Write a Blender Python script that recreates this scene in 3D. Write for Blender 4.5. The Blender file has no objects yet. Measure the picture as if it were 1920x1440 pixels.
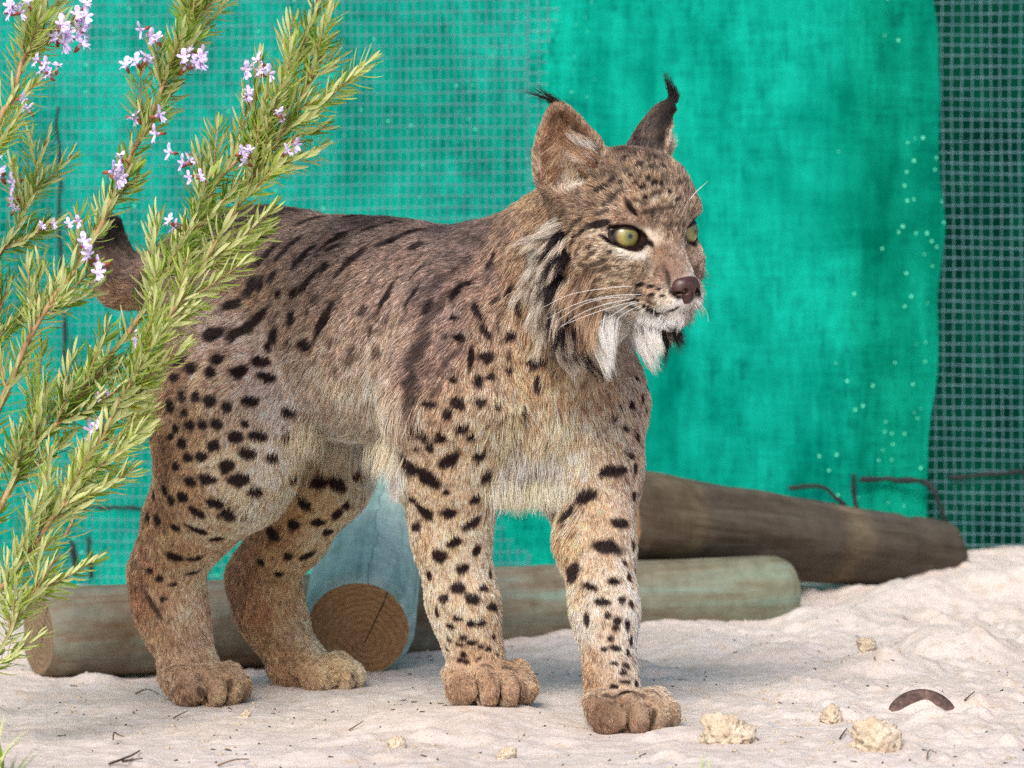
import bpy, bmesh, math, random
import numpy as np
from mathutils import Vector, Matrix
from mathutils.bvhtree import BVHTree

scene = bpy.context.scene
C = scene.collection
rng = np.random.default_rng(7)
random.seed(7)
R = math.radians

# ------------------------------------------------------------------ camera
CAM = np.array([0.0, -4.0, 0.40])
PITCH = math.atan(0.082 / 4.0)          # slightly downwards
FPX = 7680.0                            # focal length in pixels of the 1920 px wide photo
cam_d = bpy.data.cameras.new('camera')
cam = bpy.data.objects.new('camera', cam_d)
C.objects.link(cam)
cam.location = CAM
cam.rotation_euler = (math.pi / 2 - PITCH, 0, 0)
cam_d.sensor_width = 36.0
cam_d.lens = 36.0 * FPX / 1920.0
cam_d.clip_start = 0.05
cam_d.clip_end = 500.0
cam_d.dof.use_dof = True
cam_d.dof.focus_distance = 3.88
cam_d.dof.aperture_fstop = 9.0
scene.camera = cam

# ------------------------------------------------------------------ sky, sun, exposure
SUN_EL, SUN_AZ = R(42), R(196)          # azimuth measured from +Y clockwise (towards +X)
world = bpy.data.worlds.new('World')
scene.world = world
world.use_nodes = True
wn = world.node_tree
bg = wn.nodes['Background']
sky = wn.nodes.new('ShaderNodeTexSky')
sky.sky_type = 'NISHITA'
sky.sun_disc = False
sky.sun_elevation = SUN_EL
sky.sun_rotation = SUN_AZ
sky.air_density = 1.0
sky.dust_density = 3.0
sky.ozone_density = 0.6
wn.links.new(sky.outputs[0], bg.inputs[0])
bg.inputs[1].default_value = 0.11
sun_d = bpy.data.lights.new('sun', 'SUN')
sun_d.energy = 1.5
sun_d.angle = R(22)
sun_d.color = (1.0, 0.94, 0.86)
sun = bpy.data.objects.new('sun', sun_d)
C.objects.link(sun)
sdir = Vector((math.sin(SUN_AZ) * math.cos(SUN_EL), math.cos(SUN_AZ) * math.cos(SUN_EL), math.sin(SUN_EL)))
sun.location = sdir * 6
sun.rotation_euler = sdir.to_track_quat('Z', 'Y').to_euler()
vs = scene.view_settings
vs.view_transform = 'Standard'
vs.look = 'None'
vs.gamma = 1.0
vs.exposure = 0.74
vs.use_curve_mapping = False
scene.render.film_transparent = False
scene.cycles.use_denoising = False
scene.cycles.max_bounces = 8
scene.cycles.diffuse_bounces = 3
scene.cycles.glossy_bounces = 2
scene.cycles.transmission_bounces = 6
scene.cycles.transparent_max_bounces = 12
scene.cycles.sample_clamp_indirect = 4.0
scene.cycles_curves.shape = 'RIBBONS'


# ------------------------------------------------------------------ helpers
def at(px, py, Y):
    """point on the plane y = Y seen at a pixel of the 1920x1440 photograph"""
    u = (px - 960.0) / FPX
    v = (720.0 - py) / FPX
    cp, sp = math.cos(PITCH), math.sin(PITCH)
    d = np.array([u, cp + v * sp, -sp + v * cp])
    t = (Y - CAM[1]) / d[1]
    return CAM + d * t


def to_px(P):
    P = np.atleast_2d(P) - CAM
    cp, sp = math.cos(PITCH), math.sin(PITCH)
    dep = P[:, 1] * cp - P[:, 2] * sp
    up = P[:, 1] * sp + P[:, 2] * cp
    return np.stack([960 + FPX * P[:, 0] / dep, 720 - FPX * up / dep], 1)


def s2l(c):
    c = np.asarray(c, float) / 255.0
    return np.where(c <= 0.04045, c / 12.92, ((c + 0.055) / 1.055) ** 2.4)


def nrm(v):
    v = np.asarray(v, float)
    return v / (np.linalg.norm(v, axis=-1, keepdims=True) + 1e-12)


def tag(o, label=None, cat=None, group=None, kind=None):
    for k, v in (('label', label), ('category', cat), ('group', group), ('kind', kind)):
        if v:
            o[k] = v
    return o


def link(name, data, parent=None, mat=None):
    o = bpy.data.objects.new(name, data)
    C.objects.link(o)
    if parent:
        o.parent = parent
    if mat is not None and data is not None:
        data.materials.append(mat)
    return o


def empty(name, loc=(0, 0, 0)):
    o = bpy.data.objects.new(name, None)
    o.empty_display_size = 0.02
    C.objects.link(o)
    o.location = loc
    return o


def mesh(name, V, F, smooth=True):
    """fast mesh from numpy arrays; F is (n,3) or (n,4), or a list of such"""
    me = bpy.data.meshes.new(name)
    V = np.asarray(V, np.float32)
    Fs = F if isinstance(F, list) else [F]
    Fs = [np.asarray(f, np.int32) for f in Fs if len(f)]
    me.vertices.add(len(V))
    me.vertices.foreach_set('co', V.ravel())
    nl = sum(f.size for f in Fs)
    npoly = sum(len(f) for f in Fs)
    me.loops.add(nl)
    me.loops.foreach_set('vertex_index', np.concatenate([f.ravel() for f in Fs]))
    me.polygons.add(npoly)
    sizes = np.concatenate([np.full(len(f), f.shape[1], np.int32) for f in Fs])
    starts = np.concatenate([[0], np.cumsum(sizes)[:-1]]).astype(np.int32)
    me.polygons.foreach_set('loop_start', starts)
    me.update(calc_edges=True)
    me.validate()
    if smooth:
        me.polygons.foreach_set('use_smooth', np.ones(npoly, bool))
    return me


class MB:
    """collects pieces into one mesh"""
    def __init__(s):
        s.V, s.Q, s.T, s.n = [], [], [], 0

    def add(s, V, F):
        F = np.asarray(F, int)
        (s.Q if F.shape[1] == 4 else s.T).append(F + s.n)
        s.V.append(np.asarray(V, float))
        s.n += len(V)

    def add2(s, V, Q, T):
        if len(Q):
            s.Q.append(np.asarray(Q, int) + s.n)
        if len(T):
            s.T.append(np.asarray(T, int) + s.n)
        s.V.append(np.asarray(V, float))
        s.n += len(V)

    def tube(s, P, r, seg=8, cap=True):
        V, Q, T = tube_geo(P, r, seg, cap)
        s.add2(V, Q, T)

    def mesh(s, name, smooth=True):
        F = []
        if s.Q:
            F.append(np.concatenate(s.Q))
        if s.T:
            F.append(np.concatenate(s.T))
        return mesh(name, np.concatenate(s.V), F, smooth)

    def build(s, name, mat, parent=None, smooth=True):
        return link(name, s.mesh(name, smooth), parent, mat)


def tube_geo(P, r, seg=8, cap=True):
    P = np.asarray(P, float)
    n = len(P)
    r = np.broadcast_to(np.asarray(r, float), (n,))
    tg = np.gradient(P, axis=0)
    tg = nrm(tg)
    a = np.array([0, 0, 1.0]) if abs(tg[0][2]) < 0.9 else np.array([1.0, 0, 0])
    V = []
    u = nrm(np.cross(tg[0], a))
    ang = np.linspace(0, 2 * math.pi, seg, endpoint=False)
    for i in range(n):
        u = nrm(u - tg[i] * np.dot(u, tg[i]))
        w = np.cross(tg[i], u)
        V.append(P[i] + r[i] * (np.cos(ang)[:, None] * u + np.sin(ang)[:, None] * w))
    V = np.concatenate(V)
    i = np.arange(n - 1)[:, None] * seg
    j = np.arange(seg)[None, :]
    k = (j + 1) % seg
    Q = np.stack([i + j, i + k, i + seg + k, i + seg + j], -1).reshape(-1, 4)
    T = []
    if cap:
        V = np.concatenate([V, P[:1], P[-1:]])
        a0, a1 = n * seg, n * seg + 1
        T = [[a0, (q + 1) % seg, q] for q in range(seg)] + [[a1, (n - 1) * seg + q, (n - 1) * seg + (q + 1) % seg] for q in range(seg)]
    return V, Q, np.array(T, int).reshape(-1, 3)


def catmull(P, n):
    P = np.asarray(P, float)
    Q = np.concatenate([[2 * P[0] - P[1]], P, [2 * P[-1] - P[-2]]])
    t = np.linspace(0, len(P) - 1 - 1e-9, n)
    i = t.astype(int)
    f = (t - i)[:, None]
    p0, p1, p2, p3 = Q[i], Q[i + 1], Q[i + 2], Q[i + 3]
    return 0.5 * (2 * p1 + (p2 - p0) * f + (2 * p0 - 5 * p1 + 4 * p2 - p3) * f ** 2 + (3 * p1 - p0 - 3 * p2 + p3) * f ** 3)


# smooth value noise in numpy (any dimension 2 or 3)
def _hash(ix, iy, iz, seed):
    h = (ix.astype(np.int64) * 374761393 + iy.astype(np.int64) * 668265263 + iz.astype(np.int64) * 2147483647 + seed * 1274126177) & 0xffffffff
    h = ((h ^ (h >> 13)) * 1274126177) & 0xffffffff
    h = h ^ (h >> 16)
    return (h & 0xffff) / 32767.5 - 1.0


def vnoise(P, scale, seed=0):
    P = np.asarray(P, float) * scale
    if P.shape[1] == 2:
        P = np.concatenate([P, np.zeros((len(P), 1))], 1)
    i = np.floor(P).astype(np.int64)
    f = P - i
    f = f * f * (3 - 2 * f)
    out = 0
    for dx in (0, 1):
        wx = f[:, 0] if dx else 1 - f[:, 0]
        for dy in (0, 1):
            wy = f[:, 1] if dy else 1 - f[:, 1]
            for dz in (0, 1):
                wz = f[:, 2] if dz else 1 - f[:, 2]
                out = out + wx * wy * wz * _hash(i[:, 0] + dx, i[:, 1] + dy, i[:, 2] + dz, seed)
    return out


def fbm(P, scale, octs=4, seed=0, gain=0.5):
    a, o = 1.0, 0
    for k in range(octs):
        o = o + a * vnoise(P, scale * 2 ** k, seed + k * 17)
        a *= gain
    return o


# ------------------------------------------------------------------ material helpers
class NT:
    def __init__(s, name):
        s.m = bpy.data.materials.new(name)
        s.m.use_nodes = True
        s.t = s.m.node_tree
        s.b = s.t.nodes['Principled BSDF']
        s.out = s.t.nodes['Material Output']

    def n(s, typ, **kw):
        x = s.t.nodes.new('ShaderNode' + typ)
        for k, v in kw.items():
            if k.startswith('i_'):
                key = k[2:]
                x.inputs[int(key) if key.isdigit() else key].default_value = v
            else:
                setattr(x, k, v)
        return x

    def l(s, a, b):
        s.t.links.new(a, b)

    def ramp(s, fac, stops, interp='LINEAR'):
        r = s.n('ValToRGB')
        r.color_ramp.interpolation = interp
        e = r.color_ramp.elements
        while len(e) < len(stops):
            e.new(0.5)
        for k, (p, c) in enumerate(stops):
            e[k].position = p
            e[k].color = (*c, 1) if len(c) == 3 else c
        s.l(fac, r.inputs[0])
        return r.outputs[0]

    def coord(s, scale=(1, 1, 1), rot=(0, 0, 0), which='Object'):
        tc = s.n('TexCoord')
        mp = s.n('Mapping')
        mp.inputs['Scale'].default_value = scale
        mp.inputs['Rotation'].default_value = rot
        s.l(tc.outputs[which], mp.inputs[0])
        return mp.outputs[0]

    def noise(s, vec, scale, detail=4, rough=0.55, dist=0.0):
        x = s.n('TexNoise')
        x.inputs['Scale'].default_value = scale
        x.inputs['Detail'].default_value = detail
        x.inputs['Roughness'].default_value = rough
        x.inputs['Distortion'].default_value = dist
        if vec is not None:
            s.l(vec, x.inputs['Vector'])
        return x.outputs['Fac']

    def mix(s, fac, a, b, typ='MIX'):
        x = s.n('Mix', data_type='RGBA', blend_type=typ)
        for sock, v in ((x.inputs[0], fac), (x.inputs[6], a), (x.inputs[7], b)):
            if isinstance(v, (int, float)):
                sock.default_value = v
            elif isinstance(v, tuple):
                sock.default_value = (*v, 1) if len(v) == 3 else v
            else:
                s.l(v, sock)
        return x.outputs[2]

    def math(s, op, a, b=0.0, c=None):
        x = s.n('Math', operation=op)
        for k, v in enumerate((a, b, c)):
            if v is None:
                continue
            if isinstance(v, (int, float)):
                x.inputs[k].default_value = v
            else:
                s.l(v, x.inputs[k])
        return x.outputs[0]

    def bump(s, h, strength=0.4, dist=0.002, nrm_in=None):
        b = s.n('Bump')
        b.inputs['Strength'].default_value = strength
        b.inputs['Distance'].default_value = dist
        s.l(h, b.inputs['Height'])
        if nrm_in is not None:
            s.l(nrm_in, b.inputs['Normal'])
        return b.outputs[0]


def plain(name, col, rough=0.6, spec=0.3):
    t = NT(name)
    t.b.inputs['Base Color'].default_value = (*col, 1)
    t.b.inputs['Roughness'].default_value = rough
    t.b.inputs['Specular IOR Level'].default_value = spec
    return t.m
# ------------------------------------------------------------------ the sand
SANDCP = []                              # (x, y, z, radius) heights read off where things meet the sand


def sand_anchor(px, py, Y, rad=0.12):
    p = at(px, py, Y)
    SANDCP.append((p[0], p[1], p[2], rad))


for a in ((915, 1317, -0.075, .05), (1185, 1368, -0.16, .05), (385, 1316, 0.17, .05), (600, 1291, 0.27, .05), (690, 1272, 0.33, .08),
          (20, 1279, 0.34, .05), (90, 1279, 0.345, .05), (170, 1278, 0.36, .05), (250, 1276, 0.38, .05), (330, 1274, .40, .05), (450, 1268, .44, .05), (690, 1266, .335, .05), (830, 1240, .50, .05), (800, 1255, 0.50, .12), (980, 1226, 0.56, .1), (1100, 1200, .62, .1), (1250, 1160, 0.66, .1), (1440, 1190, 0.72, .08),
          (1500, 1112, 1.02, .05), (1450, 1100, 1.05, .05), (1510, 1135, 0.90, .1), (1600, 1112, 1.0, .1), (1720, 1092, 1.02, .1), (1860, 1062, 1.15, .14), (1900, 1045, 1.27, .14), (1780, 1050, 1.27, .1),
          (1000, 1100, 1.2, .2), (1300, 1070, 1.2, .15), (200, 1120, 1.2, .3), (600, 1110, 1.2, .3), (1600, 1230, 0.45, .12), (1850, 1200, 0.5, .15),
          (1300, 1270, 0.2, .1), (1730, 1318, 0.02, .07), (1900, 1290, 0.1, .12), (100, 1340, 0.1, .12), (620, 1350, 0.0, .09), (300, 1400, -.25, .15),
          (1000, 1420, -.4, .15), (1500, 1400, -.35, .15), (1850, 1400, -.35, .15), (50, 1430, -.45, .15)):
    sand_anchor(*a)
SC = np.array(SANDCP)


def sand_base(x, y):
    num = np.zeros_like(x)
    den = np.full_like(x, 0.003)
    for cx, cy, cz, r in SC:
        w = np.exp(-((x - cx) ** 2 + (y - cy) ** 2) / (2 * r * r))
        if r < .051:
            w = w * 12
        num += w * cz
        den += w
    return num / den


LUMPS = []
lr = np.random.default_rng(11)
for k in range(420):
    X = lr.uniform(-0.75, 0.8)
    Y = lr.uniform(-0.75, 1.15)
    if X < 0.1 and lr.random() < 0.45:
        continue
    r = 0.006 + 0.022 * lr.random() ** 3
    LUMPS.append((X, Y, r, r * lr.uniform(0.25, 0.55) * lr.choice([1, 1, 1, -1])))
for px, py, Y, r, h in ((1500, 1290, .05, .05, .012), (1650, 1260, .25, .06, .016), (1800, 1230, .4, .06, .02), (1450, 1230, .4, .05, .014), (1560, 1180, .7, .06, .014), (1700, 1150, .85, .07, .02), (1860, 1130, .9, .06, .02),
                       (700, 1400, -.25, .05, .008), (900, 1395, -.22, .05, .012), (1330, 1210, .5, .05, .012), (1010, 1400, -.3, .05, .010), (600, 1420, -.4, .05, .01), (1780, 1380, -.2, .05, .012), (330, 1350, 0, .06, -.008), (1060, 1340, -.05, .05, -.008), (700, 1290, .2, .05, -.006), (1280, 1395, -.25, .04, .012), (1732, 1330, -.035, .024, .010)):
    p = at(px, py, Y)
    LUMPS.append((p[0], p[1], r, h))
LM = np.array(LUMPS)


def sand_z(x, y):
    x = np.asarray(x, float)
    y = np.asarray(y, float)
    sh = x.shape
    x, y = x.ravel(), y.ravel()
    z = sand_base(x, y)
    P = np.stack([x, y], 1)
    near = np.exp(-np.maximum(0, np.hypot(x, y - 0.2) - 1.3) / 0.5)
    d = fbm(P, 7.0, 3, 3) * 0.006 + fbm(P, 34.0, 3, 9) * 0.0030 + np.abs(fbm(P, 70.0, 2, 5)) * 0.0016
    for X, Y, r, h in LM:
        m = (np.abs(x - X) < 2.2 * r) & (np.abs(y - Y) < 2.2 * r)
        if m.any():
            q = ((x[m] - X) ** 2 + (y[m] - Y) ** 2) / (r * r)
            d[m] += h * np.exp(-q * q * 0.9 - q * 0.3)
    # rougher, dug-over sand on the right
    rough = np.clip((x - 0.15) / 0.3, 0, 1)
    d = d * (0.75 + .6 * rough) + rough * np.abs(fbm(P, 26.0, 3, 63)) * .003
    # calm the sand under the paws
    for px, py, Y in ((915, 1310, -.075), (1185, 1365, -.16), (385, 1315, .17), (610, 1290, .27)):
        p = at(px, py, Y)
        w = np.exp(-((x - p[0]) ** 2 + (y - p[1]) ** 2) / (2 * .045 ** 2))
        d = d * (1 - 0.8 * w)
    return (z + d * near).reshape(sh)


def axis_coords(lo, hi, step, far):
    c = list(np.arange(lo, hi, step))
    s, x = step, hi
    while x < far:
        c.append(x)
        s *= 1.35
        x += s
    s, x = step, lo
    pre = []
    while x > -far:
        s *= 1.35
        x -= s
        pre.append(x)
    return np.array(pre[::-1] + c)


def make_sand():
    xs = axis_coords(-0.75, 0.85, 0.0036, 120)
    ys = axis_coords(-0.72, 1.32, 0.0042, 120)
    XX, YY = np.meshgrid(xs, ys, indexing='ij')
    ZZ = sand_z(XX, YY)
    V = np.stack([XX, YY, ZZ], -1).reshape(-1, 3)
    nx, ny = len(xs), len(ys)
    i, j = np.meshgrid(np.arange(nx - 1), np.arange(ny - 1), indexing='ij')
    a = i * ny + j
    Q = np.stack([a, a + ny, a + ny + 1, a + 1], -1).reshape(-1, 4)
    t = NT('sand')
    v = t.coord()
    n1 = t.noise(v, 5.0, 4)
    n2 = t.noise(v, 55.0, 5, 0.65)
    n3 = t.noise(v, 420.0, 3, 0.7)
    col = t.ramp(n1, [(0.30, tuple(s2l((206, 190, 178)))), (0.55, tuple(s2l((222, 210, 201)))), (0.8, tuple(s2l((229, 220, 214))))])
    c2 = t.ramp(n2, [(0.30, tuple(s2l((202, 178, 150)))), (0.45, tuple(s2l((224, 212, 202)))), (0.75, tuple(s2l((236, 229, 223))))])
    col = t.mix(0.55, col, c2)
    c3 = t.ramp(n3, [(0.30, (0.42, 0.36, 0.33)), (0.45, (0.95, 0.93, 0.92)), (0.7, (1.0, 1.0, 1.0))])
    col = t.mix(0.65, col, c3, 'MULTIPLY')
    col = t.mix(1.0, col, (0.90, 0.90, 0.915), 'MULTIPLY')
    t.l(col, t.b.inputs['Base Color'])
    t.b.inputs['Roughness'].default_value = 0.95
    t.b.inputs['Specular IOR Level'].default_value = 0.15
    h = t.math('ADD', t.math('MULTIPLY', n2, 1.0), t.math('MULTIPLY', n3, 0.45))
    t.l(t.bump(h, 0.55, 0.004), t.b.inputs['Normal'])
    o = link('sand_ground', mesh('sand_ground', V, Q), None, t.m)
    tag(o, kind='structure')
    return t.m


M_SAND = make_sand()

# ------------------------------------------------------------------ shade net and wire mesh
FY = 1.30                                # fence plane


def cloth_mat(name, dark, light, speck=True, trans=0.75, off=0.0):
    t = NT(name)
    v = t.coord()
    big = t.noise(v, 3.0, 3)
    mid = t.noise(v, 16.0, 4, 0.6)
    vs_ = t.coord(scale=(1.0, 1.0, 0.16))
    fold = t.noise(vs_, 26.0, 3)
    f = t.math('ADD', t.math('MULTIPLY', big, 0.5), t.math('ADD', t.math('MULTIPLY', mid, 0.3), t.math('MULTIPLY', fold, 0.35)))
    col = t.ramp(f, [(0.46, dark), (0.66, light)])
    # weave: slack and tight threads both ways, looser in places
    va = t.noise(t.coord(scale=(1.0, 1.0, 0.10)), 210.0, 2, .6)
    vb = t.noise(t.coord(scale=(0.10, 1.0, 1.0)), 190.0, 2, .6)
    vc_ = t.noise(t.coord(scale=(1.0, 1.0, 0.55)), 75.0, 3, .65)
    w = t.math('ADD', t.math('ADD', t.math('MULTIPLY', va, .38), t.math('MULTIPLY', vb, .30)), t.math('MULTIPLY', vc_, .45))
    wr = t.ramp(w, [(0.43, (0.50, 0.52, 0.60)), (0.56, (0.95, 0.95, 0.95)), (0.70, (1.25, 1.2, 1.25))])
    loose = t.ramp(t.noise(v, 5.0, 3), [(0.36, (0.25, 0.25, 0.25)), (0.62, (1, 1, 1))])
    col = t.mix(t.math('MULTIPLY', loose, .9), col, t.mix(1.0, col, wr, 'MULTIPLY'))
    dif = t.n('BsdfDiffuse')
    tra = t.n('BsdfTranslucent')
    t.l(col, dif.inputs[0])
    trc = col
    sh = t.n('MixShader')
    sh.inputs[0].default_value = trans
    t.l(trc, tra.inputs[0])
    t.l(dif.outputs[0], sh.inputs[1])
    t.l(tra.outputs[0], sh.inputs[2])
    res = sh.outputs[0]
    if speck:
        # pale flecks painted into the colour, standing in for daylight through pinholes
        vo = t.n('TexVoronoi')
        vo.inputs['Scale'].default_value = 80.0
        vo.inputs['Randomness'].default_value = 0.9
        t.l(v, vo.inputs['Vector'])
        rnd = t.n('SeparateColor')
        t.l(vo.outputs['Color'], rnd.inputs[0])
        clus = t.noise(v, 4.5, 2)
        thr = t.math('ADD', t.math('MULTIPLY', rnd.outputs[0], 0.75), t.math('MULTIPLY', clus, 0.55))
        sel = t.math('GREATER_THAN', thr, 0.40 + off)
        rad = t.math('MULTIPLY', t.math('MULTIPLY', t.math('MULTIPLY', rnd.outputs[1], rnd.outputs[1]), rnd.outputs[1]), 0.15)
        fleck = t.math('MULTIPLY', sel, t.math('LESS_THAN', vo.outputs['Distance'], rad))
        thin = t.n('BsdfDiffuse')
        thin.inputs[0].default_value = (0.17, 0.88, 0.58, 1)  # opaque pale green, painted in place of light from behind
        tr = t.n('BsdfTransparent')
        tr.inputs[0].default_value = (0.75, 1.0, 0.85, 1)
        s1 = t.n('MixShader')
        s1.inputs[0].default_value = 0.0
        t.l(thin.outputs[0], s1.inputs[1])
        t.l(tr.outputs[0], s1.inputs[2])
        s2 = t.n('MixShader')
        t.l(fleck, s2.inputs[0])
        t.l(res, s2.inputs[1])
        t.l(s1.outputs[0], s2.inputs[2])
        res = s2.outputs[0]
    t.l(res, t.out.inputs['Surface'])
    return t.m


def cloth_sheet(name, x0, x1, z0, z1, yfun, mat, wavy=False, step=0.012):
    xs = np.arange(x0, x1 + step / 2, step)
    zs = np.arange(z0, z1 + step / 2, step)
    XX, ZZ = np.meshgrid(xs, zs, indexing='ij')
    YY = yfun(XX, ZZ)
    if wavy:
        e = np.clip((XX - (x1 - .1)) / .1, 0, 1)
        XX = XX + e * (fbm(np.stack([ZZ.ravel() * 0, ZZ.ravel()], 1), 5.0, 3, 91).reshape(XX.shape) * .009)
    nx, nz = len(xs), len(zs)
    i, j = np.meshgrid(np.arange(nx - 1), np.arange(nz - 1), indexing='ij')
    a = i * nz + j
    Q = np.stack([a, a + nz, a + nz + 1, a + 1], -1).reshape(-1, 4)
    V = np.stack([XX, YY, ZZ], -1).reshape(-1, 3)
    return link(name, mesh(name, V, Q), None, mat)


def net_y(X, Z):
    P = np.stack([X.ravel(), Z.ravel()], 1)
    w = fbm(P * np.array([1.0, 0.25]), 9.0, 3, 21).reshape(X.shape) * 0.010 + fbm(P, 22.0, 2, 31).reshape(X.shape) * 0.0025
    # behind the wire on the left, bellying out in front of it from the middle on
    s = 1 / (1 + np.exp(-(X - 0.02) / 0.10))
    return FY + 0.020 - 0.034 * s + w * (1 - .62 * s) * (1 + 1.0 * np.exp(-((X - .0) / .15) ** 2))


XE = at(1755, 600, FY)[0]
m_net = cloth_mat('shade_net_green', (0.0, 0.40, 0.26), (0.012, 0.86, 0.58))
net = cloth_sheet('shade_net', -2.2, XE, 0.0, 1.75, net_y, m_net, True)
tag(net, 'bright green woven shade net hung along the wire fence behind the animal', 'net')
m_net2 = cloth_mat('shade_net_dark', (0.0, 0.035, 0.020), (0.004, 0.11, 0.06), speck=False, trans=0.5)


def net2_y(X, Z):
    P = np.stack([X.ravel(), Z.ravel()], 1)
    return FY + 0.06 + fbm(P * np.array([1.0, 0.3]), 7.0, 3, 77).reshape(X.shape) * 0.012


net2 = cloth_sheet('shade_net', XE - 0.06, 2.4, 0.0, 1.75, net2_y, m_net2)
tag(net2, 'dark green shade net beyond the bright one, with wire grid plain in front', 'net')


def wire_y(X, Z):
    return FY + 0.004 * np.sin(X * 5 + 1) + 0.003 * np.sin(Z * 7 + X * 3)


def wire_panel(x0, x1, z0, z1, dx, dz, r, parent, mat):
    mb = MB()
    zz = np.linspace(z0, z1, 24)
    for k, x in enumerate(np.arange(x0, x1, dx)):
        X = x + 0.0025 * np.sin(zz * 4 + x * 3) + 0.0012 * np.sin(zz * 17 + k)
        mb.tube(np.stack([X, wire_y(X, zz), zz], 1), r, 4, False)
    xx = np.linspace(x0, x1, 40)
    for k, z in enumerate(np.arange(z0, z1, dz)):
        Z = z + 0.003 * np.sin(xx * 5 + z * 2) + 0.0010 * np.sin(xx * 21 + k)
        mb.tube(np.stack([xx, wire_y(xx, Z) - 1.6 * r, Z], 1), r, 4, False)
    o = mb.build('wire_grid', mat, parent)
    tag(o, kind='stuff')
    return o


tw = NT('galvanised_wire')
wn_ = tw.noise(tw.coord(), 30, 3)
tw.l(tw.ramp(wn_, [(0.3, (0.10, 0.24, 0.30)), (0.7, (0.20, 0.38, 0.44))]), tw.b.inputs['Base Color'])
tw.b.inputs['Metallic'].default_value = 0.35
tw.b.inputs['Roughness'].default_value = 0.55
M_WIRE = tw.m
fence = tag(empty('wire_fence', (0.0, FY, 0.0)), 'galvanised wire mesh fence with small cells in front of the green nets', 'fence')


def fence_child(o):
    o.matrix_parent_inverse = Matrix.Translation((0, -FY, 0))


fence_child(wire_panel(-1.6, 0.02, 0.0, 1.7, 0.0103, 0.0148, 0.00058, fence, M_WIRE))
fence_child(wire_panel(0.021, 1.8, 0.0, 1.7, 0.0125, 0.0138, 0.00062, fence, M_WIRE))
M_POST = plain('painted_post', (0.10, 0.14, 0.13), 0.5)
for px in (-900, 1630, 3400):
    p = at(px, 700, FY)
    mb = MB()
    mb.tube([[p[0], FY + 0.030, -0.2], [p[0], FY + 0.030, 1.78]], 0.027, 16)
    fence_child(mb.build('post', M_POST, fence))
mb = MB()
mb.tube([[-2.3, FY + 0.03, 1.74], [2.5, FY + 0.03, 1.74]], 0.012, 8)
fence_child(mb.build('top_rail', M_POST, fence))

# dark loose cords hanging and lying on the foot of the net
tcord = plain('black_cord', (0.015, 0.017, 0.02), 0.6)


def cord(pts, r, label):
    mb = MB()
    P = catmull([at(x, y, Y) for x, y, Y in pts], 60)
    P = P + np.stack([fbm(P, 40, 3, 5), fbm(P, 40, 2, 15) * .3, fbm(P, 40, 3, 25)], 1) * .0035
    mb.tube(P, r * .8 * (1 + .45 * vnoise(P, 90, 3)), 8)
    o = mb.build('cord', tcord)
    return tag(o, label, 'cord', 'dark cords at the foot of the net')


YC = FY - 0.028
cord([(1600, 893, YC), (1604, 930, YC), (1618, 985, YC - .005), (1622, 1010, YC)], .0035, 'short dark cord end hanging upright at the foot of the bright green net')
cord([(1610, 903, YC), (1680, 902, YC), (1738, 905, YC - .02), (1765, 950, YC - .03), (1782, 1000, YC - .02), (1790, 1030, YC)], .0045, 'dark cord arching over the foot of the green net by the brown log')
cord([(1480, 915, YC), (1540, 912, YC), (1560, 925, YC), (1585, 948, YC)], .0035, 'short dark cord bent along the net above the brown log')
cord([(1780, 896, FY - .01), (1850, 892, FY - .012), (1925, 885, FY - .01)], .003, 'thin dark cord across the wire grid before the dark net')
cord([(133, 1010, FY - .012), (138, 1050, FY - .014), (140, 1080, FY - .012)], .004, 'short dark cord hanging on the wire above the grey log end')
cord([(165, 1005, FY - .012), (168, 1040, FY - .014), (168, 1085, FY - .012)], .003, 'thin dark cord hanging on the wire beside the hind leg')
cord([(110, 200, FY - .012), (112, 420, FY - .014), (120, 640, FY - .014), (116, 760, FY - .012)], .0028, 'long thin dark cord hanging down the wire behind the rosemary')
cord([(90, 958, FY - .012), (180, 952, FY - .014), (300, 955, FY - .012)], .0028, 'thin dark cord tied level along the wire behind the hind leg')


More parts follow.
